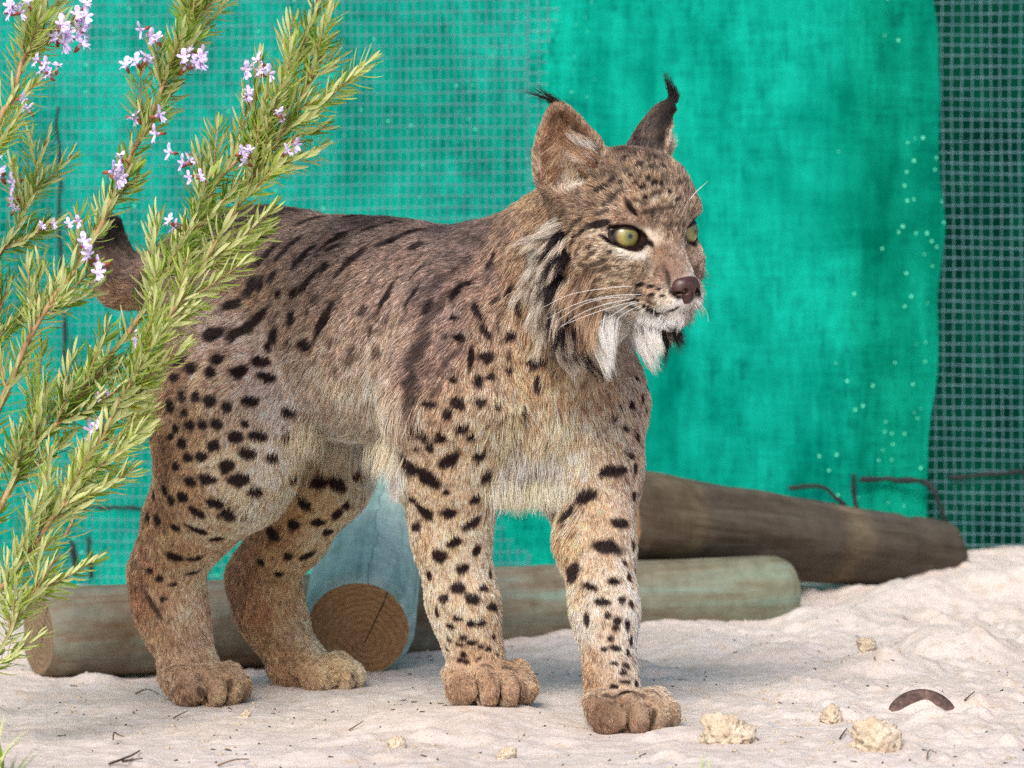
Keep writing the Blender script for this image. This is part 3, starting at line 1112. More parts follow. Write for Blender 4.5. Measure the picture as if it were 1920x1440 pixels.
# px, py, flow x, flow y (down +), length mm, lift deg, colour sRGB with its shading baked in
CP = [
    # back and flank
    (300, 480, -1, .3, 16, 25, (120, 96, 84)), (420, 400, -.9, .3, 15, 25, (104, 82, 74)), (520, 388, -.95, .2, 15, 22, (92, 74, 70)), (700, 400, -.95, .2, 15, 22, (92, 74, 72)), (850, 412, -.95, .25, 16, 22, (88, 70, 68)),
    (520, 450, -.85, .45, 15, 20, (128, 103, 90)), (640, 450, -.85, .45, 15, 20, (130, 105, 94)), (760, 460, -.85, .45, 15, 20, (126, 102, 92)), (860, 480, -.8, .55, 16, 22, (108, 86, 78)),
    (480, 530, -.8, .55, 16, 22, (132, 104, 82)), (600, 540, -.8, .55, 16, 20, (140, 113, 98)), (720, 540, -.75, .6, 16, 20, (142, 116, 104)), (810, 540, -.7, .65, 17, 22, (120, 96, 88)),
    (560, 620, -.75, .6, 18, 22, (146, 118, 100)), (650, 640, -.7, .65, 19, 22, (148, 122, 106)), (740, 650, -.65, .7, 20, 22, (142, 117, 104)), (790, 690, -.5, .8, 20, 24, (112, 86, 76)),  # last point darkened for the crease shadow behind the shoulder
    (600, 720, -.6, .8, 24, 24, (164, 138, 118)), (690, 740, -.5, .85, 26, 24, (168, 144, 122)), (750, 780, -.3, .95, 28, 26, (164, 138, 114)),
    (600, 800, -.45, .9, 32, 26, (182, 158, 136)), (680, 820, -.3, .95, 36, 28, (190, 168, 146)), (735, 850, -.1, 1, 36, 28, (188, 172, 154)),
    # haunch and thigh
    (430, 620, -.8, .5, 15, 22, (164, 136, 124)), (480, 700, -.6, .8, 15, 22, (178, 148, 136)), (400, 700, -.7, .7, 14, 22, (168, 136, 112)), (330, 700, -.7, .7, 14, 25, (136, 102, 76)),
    (520, 760, -.3, .95, 20, 24, (186, 158, 146)), (430, 800, -.45, .9, 13, 20, (178, 148, 122)), (350, 800, -.5, .85, 12, 22, (152, 118, 88)), (305, 850, -.5, .85, 12, 26, (124, 88, 58)),
    (500, 870, -.2, 1, 20, 24, (196, 168, 140)), (420, 900, -.35, .95, 12, 20, (188, 158, 124)), (350, 920, -.45, .9, 11, 22, (156, 118, 80)), (290, 960, -.4, .9, 11, 26, (134, 98, 66)),
    (480, 950, -.25, 1, 20, 26, (194, 164, 128)), (400, 990, -.3, .95, 11, 20, (186, 156, 118)), (320, 1020, -.3, .95, 10, 22, (162, 126, 86)), (262, 1050, -.2, 1, 9, 26, (130, 94, 62)),
    (380, 1070, -.1, 1, 10, 20, (184, 152, 114)), (300, 1110, 0, 1, 8, 20, (162, 122, 82)), (262, 1120, 0, 1, 8, 22, (136, 92, 58)), (350, 1150, .1, 1, 8, 20, (172, 138, 108)),
    (300, 1190, .2, 1, 7.5, 20, (160, 122, 86)), (370, 1210, .25, 1, 7.5, 20, (158, 126, 102)), (330, 1250, .3, .9, 6.5, 20, (152, 114, 80)), (400, 1230, .4, .9, 7, 22, (168, 138, 108)),
    (350, 1300, .5, .8, 5, 18, (132, 96, 64)), (400, 1290, .6, .6, 5, 18, (150, 114, 76)), (440, 1290, .7, .6, 5, 20, (150, 116, 78)),
    # far hind leg
    (560, 860, -.3, 1, 22, 24, (190, 152, 108)), (640, 880, -.2, 1, 20, 24, (196, 158, 116)), (600, 940, -.35, .95, 12, 20, (190, 148, 98)), (540, 960, -.4, .9, 12, 22, (176, 124, 72)), (500, 1000, -.4, .9, 11, 22, (162, 118, 74)),
    (600, 1010, -.35, .95, 10, 20, (192, 158, 116)), (540, 1050, -.3, 1, 9, 20, (180, 138, 90)), (460, 1060, -.2, 1, 9, 22, (142, 100, 64)), (440, 1110, 0, 1, 8, 22, (140, 98, 64)),
    (530, 1120, .1, 1, 8, 20, (176, 136, 92)), (480, 1150, .2, 1, 8, 20, (156, 108, 66)), (550, 1190, .3, 1, 8, 20, (172, 138, 100)), (520, 1230, .35, .9, 7, 20, (156, 116, 76)), (600, 1220, .35, .9, 7, 22, (178, 150, 118)),
    (560, 1280, .6, .6, 5, 18, (136, 98, 58)), (640, 1250, .7, .3, 5.5, 22, (156, 124, 76)), (680, 1270, .8, .4, 5, 22, (176, 150, 112)),
    # shoulder, chest
    (900, 440, -.85, .5, 17, 24, (100, 78, 70)), (960, 420, -.8, .6, 18, 24, (112, 88, 72)), (920, 520, -.7, .7, 18, 22, (128, 102, 88)), (970, 500, -.6, .8, 20, 22, (136, 108, 86)),
    (850, 580, -.55, .85, 17, 22, (136, 110, 98)), (920, 610, -.4, .9, 17, 22, (144, 116, 96)), (980, 600, -.25, 1, 19, 22, (160, 128, 98)), (840, 660, -.45, .9, 16, 22, (138, 110, 96)), (910, 690, -.25, 1, 17, 22, (160, 128, 100)),
    (985, 690, -.1, 1, 19, 22, (182, 144, 102)), (1060, 720, .05, 1, 20, 22, (178, 142, 104)), (1120, 730, .1, 1, 19, 22, (168, 134, 102)), (1190, 730, .15, 1, 16, 24, (168, 136, 112)),
    (830, 760, -.3, 1, 14, 20, (164, 132, 102)), (900, 780, -.1, 1, 18, 22, (176, 144, 110)), (970, 800, 0, 1, 24, 24, (188, 152, 110)), (1050, 800, .05, 1, 26, 24, (186, 150, 112)), (1120, 810, .1, 1, 22, 24, (184, 152, 122)), (1190, 820, .1, 1, 14, 24, (170, 138, 112)),
    (960, 880, 0, 1, 32, 26, (206, 180, 152)), (1030, 880, 0, 1, 34, 26, (206, 182, 156)), (1000, 930, 0, 1, 34, 30, (212, 190, 164)),
    # near foreleg
    (780, 850, -.2, 1, 12, 22, (176, 144, 112)), (850, 850, 0, 1, 13, 20, (184, 152, 116)), (910, 870, .05, 1, 18, 22, (190, 156, 118)), (790, 930, -.1, 1, 10, 20, (180, 150, 114)), (850, 930, 0, 1, 10, 18, (190, 160, 124)), (900, 950, 0, 1, 12, 22, (186, 152, 118)),
    (790, 1020, 0, 1, 9, 20, (172, 140, 104)), (840, 1020, .05, 1, 9, 18, (190, 162, 126)), (900, 1030, .05, 1, 10, 20, (188, 160, 128)), (810, 1110, .1, 1, 9, 20, (182, 150, 116)), (870, 1110, .1, 1, 8.5, 18, (192, 162, 128)), (925, 1110, .15, 1, 9, 20, (186, 156, 126)),
    (820, 1180, .1, 1, 10, 24, (196, 168, 138)), (880, 1180, .15, 1, 8, 18, (188, 156, 120)), (940, 1190, .2, 1, 8, 20, (176, 142, 112)), (890, 1235, .2, 1, 7, 18, (168, 132, 98)), (950, 1240, .3, 1, 6, 18, (156, 118, 82)),
    (860, 1290, .2, .9, 5, 18, (128, 92, 58)), (915, 1290, .3, .9, 5, 18, (142, 104, 68)), (970, 1290, .5, .8, 5, 20, (152, 116, 82)), (900, 1320, .3, .9, 4.5, 20, (150, 116, 88)),
    # far foreleg
    (1080, 870, -.1, 1, 22, 24, (196, 168, 138)), (1140, 880, .05, 1, 15, 22, (180, 146, 114)), (1190, 890, .1, 1, 11, 22, (166, 136, 114)), (1060, 960, -.2, 1, 22, 26, (190, 156, 118)), (1120, 960, 0, 1, 13, 20, (184, 150, 116)), (1180, 960, .1, 1, 10, 20, (178, 150, 126)),
    (1065, 1020, -.15, 1, 18, 26, (178, 132, 88)), (1120, 1050, 0, 1, 10, 18, (192, 160, 128)), (1180, 1060, .05, 1, 9, 20, (184, 158, 134)), (1080, 1110, 0, 1, 14, 26, (196, 160, 124)), (1130, 1110, .05, 1, 9, 18, (202, 178, 152)), (1175, 1130, .05, 1, 8.5, 18, (198, 178, 160)),
    (1100, 1170, .05, 1, 11, 24, (206, 186, 162)), (1145, 1180, .05, 1, 8, 18, (194, 164, 136)), (1180, 1190, .05, 1, 8, 18, (204, 188, 174)), (1110, 1240, .1, 1, 7, 20, (172, 132, 92)), (1160, 1240, .1, 1, 7, 18, (186, 158, 132)), (1190, 1240, .1, 1, 7, 20, (180, 154, 134)),
    (1110, 1285, .1, 1, 6, 20, (146, 106, 68)), (1160, 1285, .2, .9, 6, 20, (166, 134, 102)), (1130, 1340, .2, .9, 4.5, 18, (112, 78, 48)), (1180, 1335, .4, .8, 4.5, 18, (138, 102, 66)), (1230, 1330, .5, .7, 4.5, 20, (156, 122, 86)), (1190, 1365, .4, .8, 4, 20, (132, 98, 70)),
    # neck and nape
    (985, 400, -.6, .8, 19, 25, (132, 104, 78)), (960, 470, -.65, .75, 20, 24, (134, 106, 82)), (985, 540, -.4, .9, 22, 24, (152, 122, 92)), (1020, 620, -.25, 1, 24, 24, (166, 132, 98)), (1060, 680, -.1, 1, 24, 24, (170, 134, 96)), (1110, 700, .1, 1, 20, 22, (150, 118, 88)),
    (1200, 660, .2, 1, 18, 22, (150, 120, 94)),
    # head
    (1180, 285, -.2, -.9, 8, 24, (88, 66, 54)), (1230, 300, .1, -.9, 8, 26, (96, 74, 58)), (1150, 320, -.5, -.7, 8, 24, (112, 88, 66)), (1200, 330, -.15, -1, 7.5, 22, (134, 108, 80)), (1250, 330, .1, -1, 7.5, 24, (122, 98, 76)), (1290, 350, .4, -.8, 7.5, 28, (112, 90, 74)),
    (1120, 360, -.7, -.4, 8, 22, (126, 100, 74)), (1180, 375, -.35, -.9, 7, 20, (142, 114, 86)), (1235, 385, -.05, -1, 6, 20, (164, 138, 112)), (1280, 390, .2, -1, 6, 22, (142, 120, 100)), (1225, 420, -.1, -1, 4.5, 18, (152, 124, 98)), (1255, 430, 0, -1, 4.5, 18, (138, 112, 90)),
    (1060, 400, -.85, .1, 11, 22, (122, 98, 76)), (1010, 400, -.85, .3, 14, 24, (132, 104, 76)), (1110, 410, -.85, .05, 8, 20, (134, 108, 82)), (1040, 450, -.85, .4, 15, 24, (120, 96, 78)), (1100, 450, -.9, .25, 9, 20, (148, 120, 92)),
    (1216, 436, -.3, -.8, 3, 15, (226, 206, 180)), (1226, 446, -.2, -.8, 3, 15, (216, 194, 168)), (1205, 415, -.4, -.6, 3.4, 18, (168, 134, 106)), (1160, 410, -.8, -.2, 3.4, 16, (160, 122, 96)), (1135, 434, -.95, .1, 3.5, 15, (214, 188, 158)), (1150, 452, -.9, .35, 3.4, 15, (236, 218, 192)), (1172, 465, -.9, .35, 3.4, 15, (238, 220, 194)), (1202, 474, -.7, .6, 3.4, 15, (232, 212, 186)),
    (1240, 470, -.1, -.9, 3.2, 15, (138, 104, 80)), (1265, 470, 0, -1, 3.2, 15, (148, 122, 102)), (1290, 470, .3, -.7, 3.4, 18, (140, 116, 96)), (1265, 505, 0, -1, 2.5, 14, (140, 108, 94)), (1245, 510, -.5, -.6, 3, 15, (120, 88, 68)), (1300, 490, .4, -.6, 3, 18, (158, 132, 116)),
    (1150, 490, -.9, .3, 7, 18, (150, 124, 94)), (1200, 500, -.8, .3, 5, 16, (154, 126, 98)), (1100, 500, -.85, .4, 10, 20, (152, 124, 96)), (1070, 510, -.8, .5, 14, 22, (132, 106, 82)), (1080, 550, -.7, .65, 16, 22, (172, 142, 108)), (1130, 540, -.8, .5, 10, 18, (180, 150, 116)),
    (1180, 540, -.9, .3, 6, 16, (170, 142, 114)), (1230, 530, -.9, .2, 4, 15, (146, 118, 96)), (1250, 555, -.6, .5, 3, 15, (204, 184, 162)), (1272, 565, -.2, .7, 2.6, 15, (246, 238, 228)), (1302, 556, .3, .7, 2.6, 15, (240, 230, 218)), (1215, 560, -.9, .35, 5, 16, (168, 138, 108)),
    (1140, 590, -.6, .8, 16, 22, (216, 192, 160)), (1180, 585, -.6, .7, 9, 18, (218, 192, 156)), (1225, 600, -.2, 1, 9, 20, (244, 230, 206)), (1260, 600, .1, 1, 8, 20, (246, 234, 212)), (1195, 615, -.3, 1, 14, 22, (238, 222, 196)), (1100, 600, -.6, .8, 20, 24, (190, 160, 126)), (1160, 630, -.3, 1, 18, 24, (228, 208, 180)),
    (1020, 500, -.7, .7, 22, 26, (96, 78, 70)), (1040, 570, -.5, .85, 24, 26, (66, 50, 48)), (1070, 630, -.3, .95, 26, 26, (80, 62, 54)), (1310, 530, .4, .7, 5, 24, (176, 156, 142)), (1300, 600, .4, .8, 10, 24, (160, 140, 126)),
    # ears (inside of the near one, back of the far one)
    (1040, 260, -.1, -1, 4, 22, (150, 112, 78)), (1090, 240, .1, -1, 4.5, 24, (128, 100, 76)), (1110, 290, .3, -.9, 6, 26, (148, 122, 96)), (1070, 300, .2, -.9, 6, 26, (176, 146, 122)), (1030, 320, -.2, -1, 5, 24, (168, 130, 102)), (1070, 350, .2, -1, 8, 28, (186, 160, 138)), (1012, 340, -.4, -.9, 5, 24, (150, 120, 92)), (1030, 370, -.4, .6, 8, 24, (120, 94, 72)),
    (1000, 365, -.5, .8, 10, 22, (140, 112, 74)), (1065, 215, 0, -1, 4, 22, (130, 98, 70)),
    (1215, 255, .2, -1, 4.5, 20, (96, 78, 70)), (1190, 275, -.1, -1, 5, 22, (70, 52, 52)), (1250, 230, .2, -1, 4, 20, (28, 16, 18)), (1243, 265, .2, -1, 4, 20, (34, 20, 22)), (1265, 260, .5, -.8, 7, 30, (196, 164, 134)), (1266, 285, .5, -.8, 8, 30, (150, 122, 98)), (1262, 205, .2, -1, 4, 20, (20, 12, 14)),
    # tail
    (270, 520, -.9, .2, 16, 30, (112, 86, 74)), (220, 560, -.8, -.1, 16, 30, (138, 106, 74)), (190, 510, -.3, -.9, 16, 30, (104, 80, 70)), (200, 440, .1, -1, 17, 30, (22, 14, 14)), (185, 400, .1, -1, 17, 30, (16, 10, 10)),
]
cp_P, cp_N, cp_D, cp_L, cp_T, cp_C = [], [], [], [], [], []
for x, y, dx, dy, ln, lift, col in CP:
    p, n = hit(x, y)
    if p is None:
        continue
    cp_P.append(p)
    cp_N.append(n)
    cp_D.append(img_dir(dx, dy))
    cp_L.append(ln * ((.52 if ln < 24 else .75) if ln > 9 else (1.0 if y < 700 else (.78 if y < 1262 else .66))) / 1000.0)
    cp_T.append(lift + (8 if ln < 6 else 0))
    lc = s2l(col) * (1.3 if (y > 1240) else 1.0)
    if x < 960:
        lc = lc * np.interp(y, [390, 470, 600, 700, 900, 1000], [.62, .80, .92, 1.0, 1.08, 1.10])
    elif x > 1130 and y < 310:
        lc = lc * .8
    gr = .30 if y < 1240 else .42
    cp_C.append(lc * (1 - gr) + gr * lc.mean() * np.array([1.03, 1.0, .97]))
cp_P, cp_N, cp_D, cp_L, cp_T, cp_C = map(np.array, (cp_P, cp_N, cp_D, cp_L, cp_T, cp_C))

vl_D = np.zeros_like(BV)
vl_L = np.zeros(len(BV))
vl_T = np.zeros(len(BV))
vl_C = np.zeros_like(BV)
for s0 in range(0, len(BV), 20000):
    sl = slice(s0, s0 + 20000)
    d2 = ((BV[sl][:, None, :] - cp_P[None]) ** 2).sum(-1)
    nn = 1 - BN[sl] @ cp_N.T
    d2 = d2 + (0.025 ** 2) * nn + 1e-5
    w = d2 ** -2.0
    w /= w.sum(1, keepdims=True)
    vl_D[sl] = w @ cp_D
    vl_L[sl] = w @ cp_L
    vl_T[sl] = w @ cp_T
    vl_C[sl] = w @ cp_C

# ------------------------------------------------------------------ spots: px, py, half length, half width, angle (up-right +), strength
SP = [
    (497, 442, 27, 7, 35), (502, 477, 20, 7, 55), (540, 465, 33, 7, 40), (570, 480, 24, 7, 40), (583, 415, 27, 7, 35), (613, 408, 20, 6, 20), (537, 395, 18, 6, 20), (633, 447, 30, 8, 28), (623, 465, 10, 6, 0), (670, 400, 22, 8, 15), (700, 428, 15, 9, 35),
    (753, 443, 35, 8, 22), (780, 462, 12, 9, 0), (740, 418, 14, 6, 0), (660, 488, 33, 8, 35), (610, 500, 10, 8, 60), (580, 527, 28, 8, 35), (553, 550, 10, 8, 60), (593, 557, 15, 5, 40, .6), (523, 550, 9, 8, 60), (512, 517, 12, 7, 50), (473, 537, 22, 10, 70), (490, 530, 14, 6, 80), (440, 570, 18, 7, 20),
    (610, 597, 38, 9, 42), (547, 595, 13, 9, 55), (490, 590, 20, 9, 25), (455, 620, 26, 9, 30), (400, 627, 20, 11, 30), (513, 628, 16, 10, 50), (505, 650, 12, 7, 90), (570, 647, 16, 8, 10), (727, 553, 32, 7, 50), (783, 512, 18, 7, 45), (773, 557, 24, 6, 60), (803, 577, 16, 10, 60), (683, 580, 12, 7, 60, .8), (667, 617, 12, 5, 75, .6),
    (697, 620, 11, 6, 60, .8), (737, 633, 20, 6, 45, .7), (710, 660, 9, 9, 0, .7), (660, 670, 16, 7, 55, .6), (633, 697, 16, 6, 60, .6), (603, 743, 12, 5, 70, .7), (490, 678, 13, 9, 0), (450, 697, 15, 10, 30), (497, 707, 14, 8, -20), (408, 673, 9, 8, 0), (395, 697, 10, 10, 0), (468, 752, 16, 9, 0), (427, 763, 9, 9, 0), (393, 750, 9, 10, 0),
    (540, 773, 14, 10, -20), (460, 793, 8, 8, 0), (408, 795, 11, 10, 0), (443, 820, 12, 9, 0), (483, 817, 16, 9, -10), (537, 817, 7, 9, 0), (857, 547, 18, 7, 65), (880, 530, 10, 5, 30), (895, 583, 18, 6, -60), (910, 620, 14, 6, -50), (863, 633, 11, 9, 0), (852, 597, 7, 5, 0), (913, 667, 12, 9, 0), (882, 677, 22, 5, 80), (958, 630, 11, 8, 60),
    (973, 573, 22, 6, -70), (927, 483, 22, 7, 50), (958, 543, 12, 5, 50), (930, 563, 8, 5, 50), (953, 693, 7, 7, 0), (918, 707, 8, 7, 0), (897, 713, 9, 9, 0), (850, 713, 7, 6, 0), (1000, 680, 8, 13, 80), (900, 752, 13, 8, 0), (857, 755, 9, 14, 60), (840, 777, 8, 10, 0), (807, 757, 12, 6, 0), (867, 803, 12, 8, 35), (933, 762, 7, 6, 0), (827, 820, 9, 10, 0),
    (777, 807, 18, 8, -30), (883, 817, 7, 8, -50), (933, 820, 8, 5, -40), (810, 590, 45, 10, 60, .7), (783, 660, 40, 13, 75, .75), (770, 735, 42, 12, 84, .8), (800, 540, 40, 5, 60, .5), (755, 610, 35, 5, 55, .5), (838, 520, 40, 7, 58, .6), (700, 520, 25, 4, 45, .4), (640, 560, 20, 4, 45, .4), (830, 690, 25, 5, 60, .6), (845, 670, 16, 5, 50, .6), (820, 730, 14, 6, 50, .7),  # three long streaks behind the shoulder: crease shadow and dark fur painted together
    (337, 677, 10, 8, 0), (358, 690, 9, 15, 80), (297, 703, 9, 8, 0), (328, 708, 8, 8, 0), (320, 757, 8, 12, 0), (343, 743, 7, 10, 0), (368, 743, 8, 10, 0), (347, 772, 7, 7, 0), (330, 800, 7, 7, 0), (357, 797, 9, 9, 0), (380, 797, 9, 8, 0), (320, 817, 7, 6, 0), (340, 830, 12, 8, 35), (403, 837, 11, 9, 0), (353, 857, 9, 7, 0), (378, 855, 9, 8, 0),
    (463, 850, 13, 9, -15), (510, 858, 11, 9, 0), (423, 872, 12, 11, 0), (330, 873, 8, 8, 0), (387, 898, 14, 9, -15), (357, 903, 10, 8, 0), (447, 900, 17, 10, 0), (477, 920, 13, 9, 10), (310, 917, 8, 10, 0), (290, 927, 8, 8, 0), (320, 937, 8, 9, 0), (345, 932, 9, 9, 0), (405, 943, 14, 9, -10), (370, 960, 16, 9, -25), (430, 963, 12, 15, 60), (457, 967, 8, 7, 0),
    (278, 967, 8, 10, 0), (297, 973, 8, 10, 0), (328, 988, 9, 7, 0), (370, 993, 17, 9, -20), (407, 1010, 14, 8, -15), (598, 903, 14, 10, -10), (632, 907, 14, 12, 0), (668, 888, 12, 10, 0), (548, 897, 7, 12, 80), (572, 947, 12, 8, -45), (597, 978, 10, 9, 0), (632, 963, 10, 10, 0), (550, 983, 10, 12, 0), (512, 1000, 10, 12, 0), (650, 947, 5, 10, 70),
    (330, 1045, 14, 8, -25), (365, 1047, 14, 7, 10), (363, 1073, 10, 5, 0), (283, 1067, 6, 6, 0), (300, 1083, 6, 6, 0), (325, 1095, 6, 4, 0), (307, 1123, 6, 4, 0), (540, 1043, 6, 9, 0), (578, 1040, 8, 14, -60), (523, 1075, 8, 7, 0), (490, 1053, 6, 6, 0), (615, 997, 8, 12, 60), (285, 1130, 24, 4, -55, .8),  # last entry: shade of a crease on the near hind leg, painted in
    (843, 863, 22, 10, 40), (800, 893, 24, 12, -45), (768, 875, 14, 13, 0), (757, 857, 8, 9, 0), (910, 893, 10, 13, -60), (900, 853, 8, 12, -60), (795, 817, 8, 8, 0), (805, 838, 8, 7, 0), (780, 840, 6, 5, 0), (978, 770, 8, 7, 0), (917, 793, 8, 5, 30), (937, 790, 8, 8, 0), (983, 795, 6, 5, 0), (1020, 677, 5, 7, 0), (1038, 693, 6, 7, 0), (1007, 727, 6, 7, 0), (1007, 710, 4, 6, 0), (1058, 693, 5, 6, 0),
    (1192, 708, 6, 6, 0), (1215, 710, 4, 8, 0), (1203, 748, 6, 7, 0), (1182, 760, 8, 7, 0), (1165, 763, 6, 4, 0), (1153, 783, 10, 5, 30), (1193, 817, 6, 7, 0), (1172, 802, 8, 4, 0), (1210, 767, 5, 6, 0), (1180, 853, 10, 6, 0), (1148, 882, 24, 9, 15), (1100, 930, 20, 11, 35), (1066, 963, 18, 10, 55), (1163, 980, 20, 10, 5), (1188, 930, 5, 10, 0), (1190, 877, 5, 10, 0), (1137, 1025, 26, 12, -5), (1186, 1023, 5, 10, 0),
    (797, 960, 16, 9, -35), (843, 962, 13, 11, 0), (886, 980, 18, 9, 20), (888, 937, 8, 8, 0), (837, 923, 6, 6, 0), (772, 937, 4, 14, -70), (780, 987, 8, 16, -60), (852, 1017, 12, 7, 15), (825, 1042, 15, 11, 0), (893, 1032, 8, 8, 0), (868, 1065, 9, 8, 0), (858, 1102, 12, 9, 0), (907, 1100, 9, 6, 0), (883, 1123, 8, 12, 60), (832, 1120, 8, 7, 0), (922, 1135, 7, 9, 60), (804, 1078, 5, 10, 0), (917, 1073, 5, 10, 0), (860, 1160, 9, 5, 0),
    (845, 1173, 7, 5, 0), (882, 1168, 8, 6, 0), (903, 1167, 7, 5, 0), (868, 1193, 7, 4, 0), (885, 1205, 8, 5, 0), (860, 1207, 5, 4, 0), (902, 1212, 6, 4, 0), (915, 1217, 6, 5, 0), (843, 1198, 5, 4, 0), (875, 1240, 6, 4, 0), (862, 1238, 5, 4, 0), (897, 1235, 8, 3, 30), (870, 1227, 5, 4, 0), (925, 1193, 4, 5, 0), (820, 1145, 4, 8, 0), (838, 1215, 6, 3, 0), (930, 1225, 6, 3, 0),
    (1075, 1073, 18, 14, 40), (1108, 1100, 6, 14, 70), (1153, 1090, 10, 6, 0), (1178, 1082, 5, 8, 0), (1170, 1053, 5, 5, 0), (1128, 1128, 11, 7, 0), (1165, 1125, 7, 6, 0), (1183, 1132, 5, 6, 0), (1190, 1063, 3, 12, 0), (1100, 1160, 4, 10, 0), (1140, 1153, 5, 6, 0), (1157, 1163, 6, 7, 0), (1177, 1172, 5, 10, 0), (1153, 1177, 5, 5, 0), (1155, 1215, 8, 5, 0), (1177, 1223, 4, 6, 0), (1145, 1197, 4, 4, 0), (1182, 1200, 4, 8, 0), (1133, 1217, 5, 3, 0), (1150, 1243, 5, 3, 0),
    (1173, 1247, 6, 4, 0), (1168, 1260, 5, 4, 0), (1173, 1278, 9, 4, 0), (1153, 1287, 6, 3, 0), (1173, 1298, 8, 3, 0), (1192, 1280, 4, 6, 0), (910, 1247, 12, 5, 0, .6), (953, 1253, 12, 4, 0, .6), (1145, 1307, 10, 5, 0, .7), (1198, 1303, 9, 6, 0, .7), (1230, 1300, 8, 5, 0, .6), (1225, 1345, 4, 12, 0, .8), (430, 1285, 4, 10, 0, .7), (378, 1300, 5, 10, 30, .7), (660, 1268, 3, 7, 0, .8),
    # face
    (1180, 384, 10, 4, -60, .9), (1200, 380, 4, 12, 75, .7), (1245, 392, 4, 12, -80, .7), (1130, 398, 14, 3, 12, .7), (1085, 415, 16, 3.5, 18, .7), (1070, 432, 14, 3, 30, .7), (1110, 476, 12, 3, 35, .8), (1085, 475, 10, 3, 60, .8), (1130, 505, 16, 3, 12, .7), (1165, 486, 14, 2.5, -5, .6), (1190, 498, 12, 2.5, -8, .6), (1120, 525, 14, 3, 20, .6), (1150, 532, 12, 2.5, 5, .5), (1272, 345, 4, 8, -60, .8), (1150, 340, 7, 4, 30), (1130, 355, 9, 4, 25), (1172, 300, 7, 4, 60), (1195, 292, 7, 4, 70), (1225, 296, 7, 4, 90), (1250, 300, 7, 4, -70), (1205, 352, 4, 7, 80), (1226, 345, 4, 6, 85),
    (1216, 455, 14, 4, -42), (1150, 425, 8, 4, 30), (1283, 452, 8, 3, 60, .8),
    (1122, 421, 22, 5, 10), (1095, 432, 14, 4.5, 35), (1076, 455, 20, 4, 58), (1063, 485, 16, 4, 75), (1138, 449, 15, 3.2, -40), (1163, 463, 16, 3.2, -18), (1108, 462, 4, 4, 0), (1145, 473, 3, 3, 0), (1093, 496, 4, 9, 70, .7), (1128, 491, 14, 3, 15, .8), (1160, 500, 14, 2.5, -10, .6), (1150, 515, 14, 2.5, 5, .5), (1097, 537, 4, 10, 0), (1104, 562, 3, 6, 0),
    (1200, 533, 8, 3.5, -10), (1222, 537, 8, 3.5, -10), (1236, 542, 4, 3, 0), (1200, 551, 9, 3, -5), (1222, 552, 9, 3.4, -3), (1242, 554, 5, 2.5, 0), (1188, 562, 14, 3, 15), (1222, 566, 14, 2.2, -3, .8), (1190, 576, 12, 4, -15), (1225, 582, 28, 5, -3), (1262, 580, 12, 3, 8), (1253, 522, 18, 4, -72, .75),
    (1186, 394, 16, 4, -45), (1216, 397, 4, 14, -75, .8), (1184, 332, 6, 4, 50), (1175, 322, 5, 4, 60), (1190, 345, 6, 4, 40), (1215, 335, 5, 4, 70), (1160, 362, 14, 4, 30, .8), (1240, 345, 5, 4, -60), (1230, 365, 4, 12, -70, .8), (1210, 372, 5, 4, 60), (1255, 360, 5, 4, -60), (1140, 380, 12, 4, 20, .7), (1200, 312, 6, 4, 60), (1222, 318, 6, 4, 80), (1245, 318, 6, 4, -70), (1165, 345, 6, 4, 40), (1110, 385, 10, 4, 15, .6), (1270, 375, 4, 8, -70, .8),
    (1020, 470, 16, 8, 40, .8), (1012, 520, 12, 8, 60, .8), (1040, 545, 8, 20, 10, .8), (1045, 600, 10, 22, 20, .8), (1060, 640, 12, 18, 30, .8), (1040, 430, 18, 4, 25, .7), (1050, 410, 18, 4, 20, .6),
]
sp_C, sp_U, sp_A, sp_B, sp_S = [], [], [], [], []
for e in SP:
    x, y, a, b, ang = e[:5]
    p, n = hit(x, y)
    if p is None:
        continue
    mpp = (p[1] - CAM[1]) / FPX
    u = img_dir(math.cos(R(ang)), -math.sin(R(ang)))
    u = nrm(u - n * (u @ n))
    sp_C.append(p)
    sp_U.append(u)
    hd_ = x > 1050 and y < 600
    sp_A.append((a * 1.05 if hd_ else a + .8) * mpp)
    sp_B.append((b * 1.12 if hd_ else b * .98 + .2) * mpp)
    sp_S.append(e[5] if len(e) > 5 else 1.0)
for p_, u_ in TOEGAPS:  # crease shade between the toes, painted into the coat as dark lines
    sp_C.append(p_)
    sp_U.append(u_)
    sp_A.append(.013)
    sp_B.append(.0024)
    sp_S.append(.85)
for sg in (-1, 1):
    sp_C.append(hd(.026, sg * .0105, -.0525))
    sp_U.append(UP)
    sp_A.append(.006)
    sp_B.append(.006)
    sp_S.append(1.0)
# the sides the photograph does not show: scatter similar spots there
srng = np.random.default_rng(5)
vis_all = np.array(sp_C)
cand = srng.choice(len(BV), 4000, replace=False)
added = list(vis_all)
hd_c = hd(-.03, 0, 0)
for i in cand:
    p, n = BV[i], BN[i]
    if n[1] < 0.15 or p[2] < .04 or np.linalg.norm(p - hd_c) < .13:
        continue
    if min(((np.array(added) - p) ** 2).sum(1)) < .021 ** 2:
        continue
    u = nrm(np.array([.7, 0, .6]))
    u = nrm(u - n * (u @ n))
    added.append(p)
    sp_C.append(p)
    sp_U.append(u)
    sp_A.append(srng.uniform(.005, .012) if p[2] > .35 else srng.uniform(.004, .007))
    sp_B.append(srng.uniform(.0035, .005))
    sp_S.append(1.0)
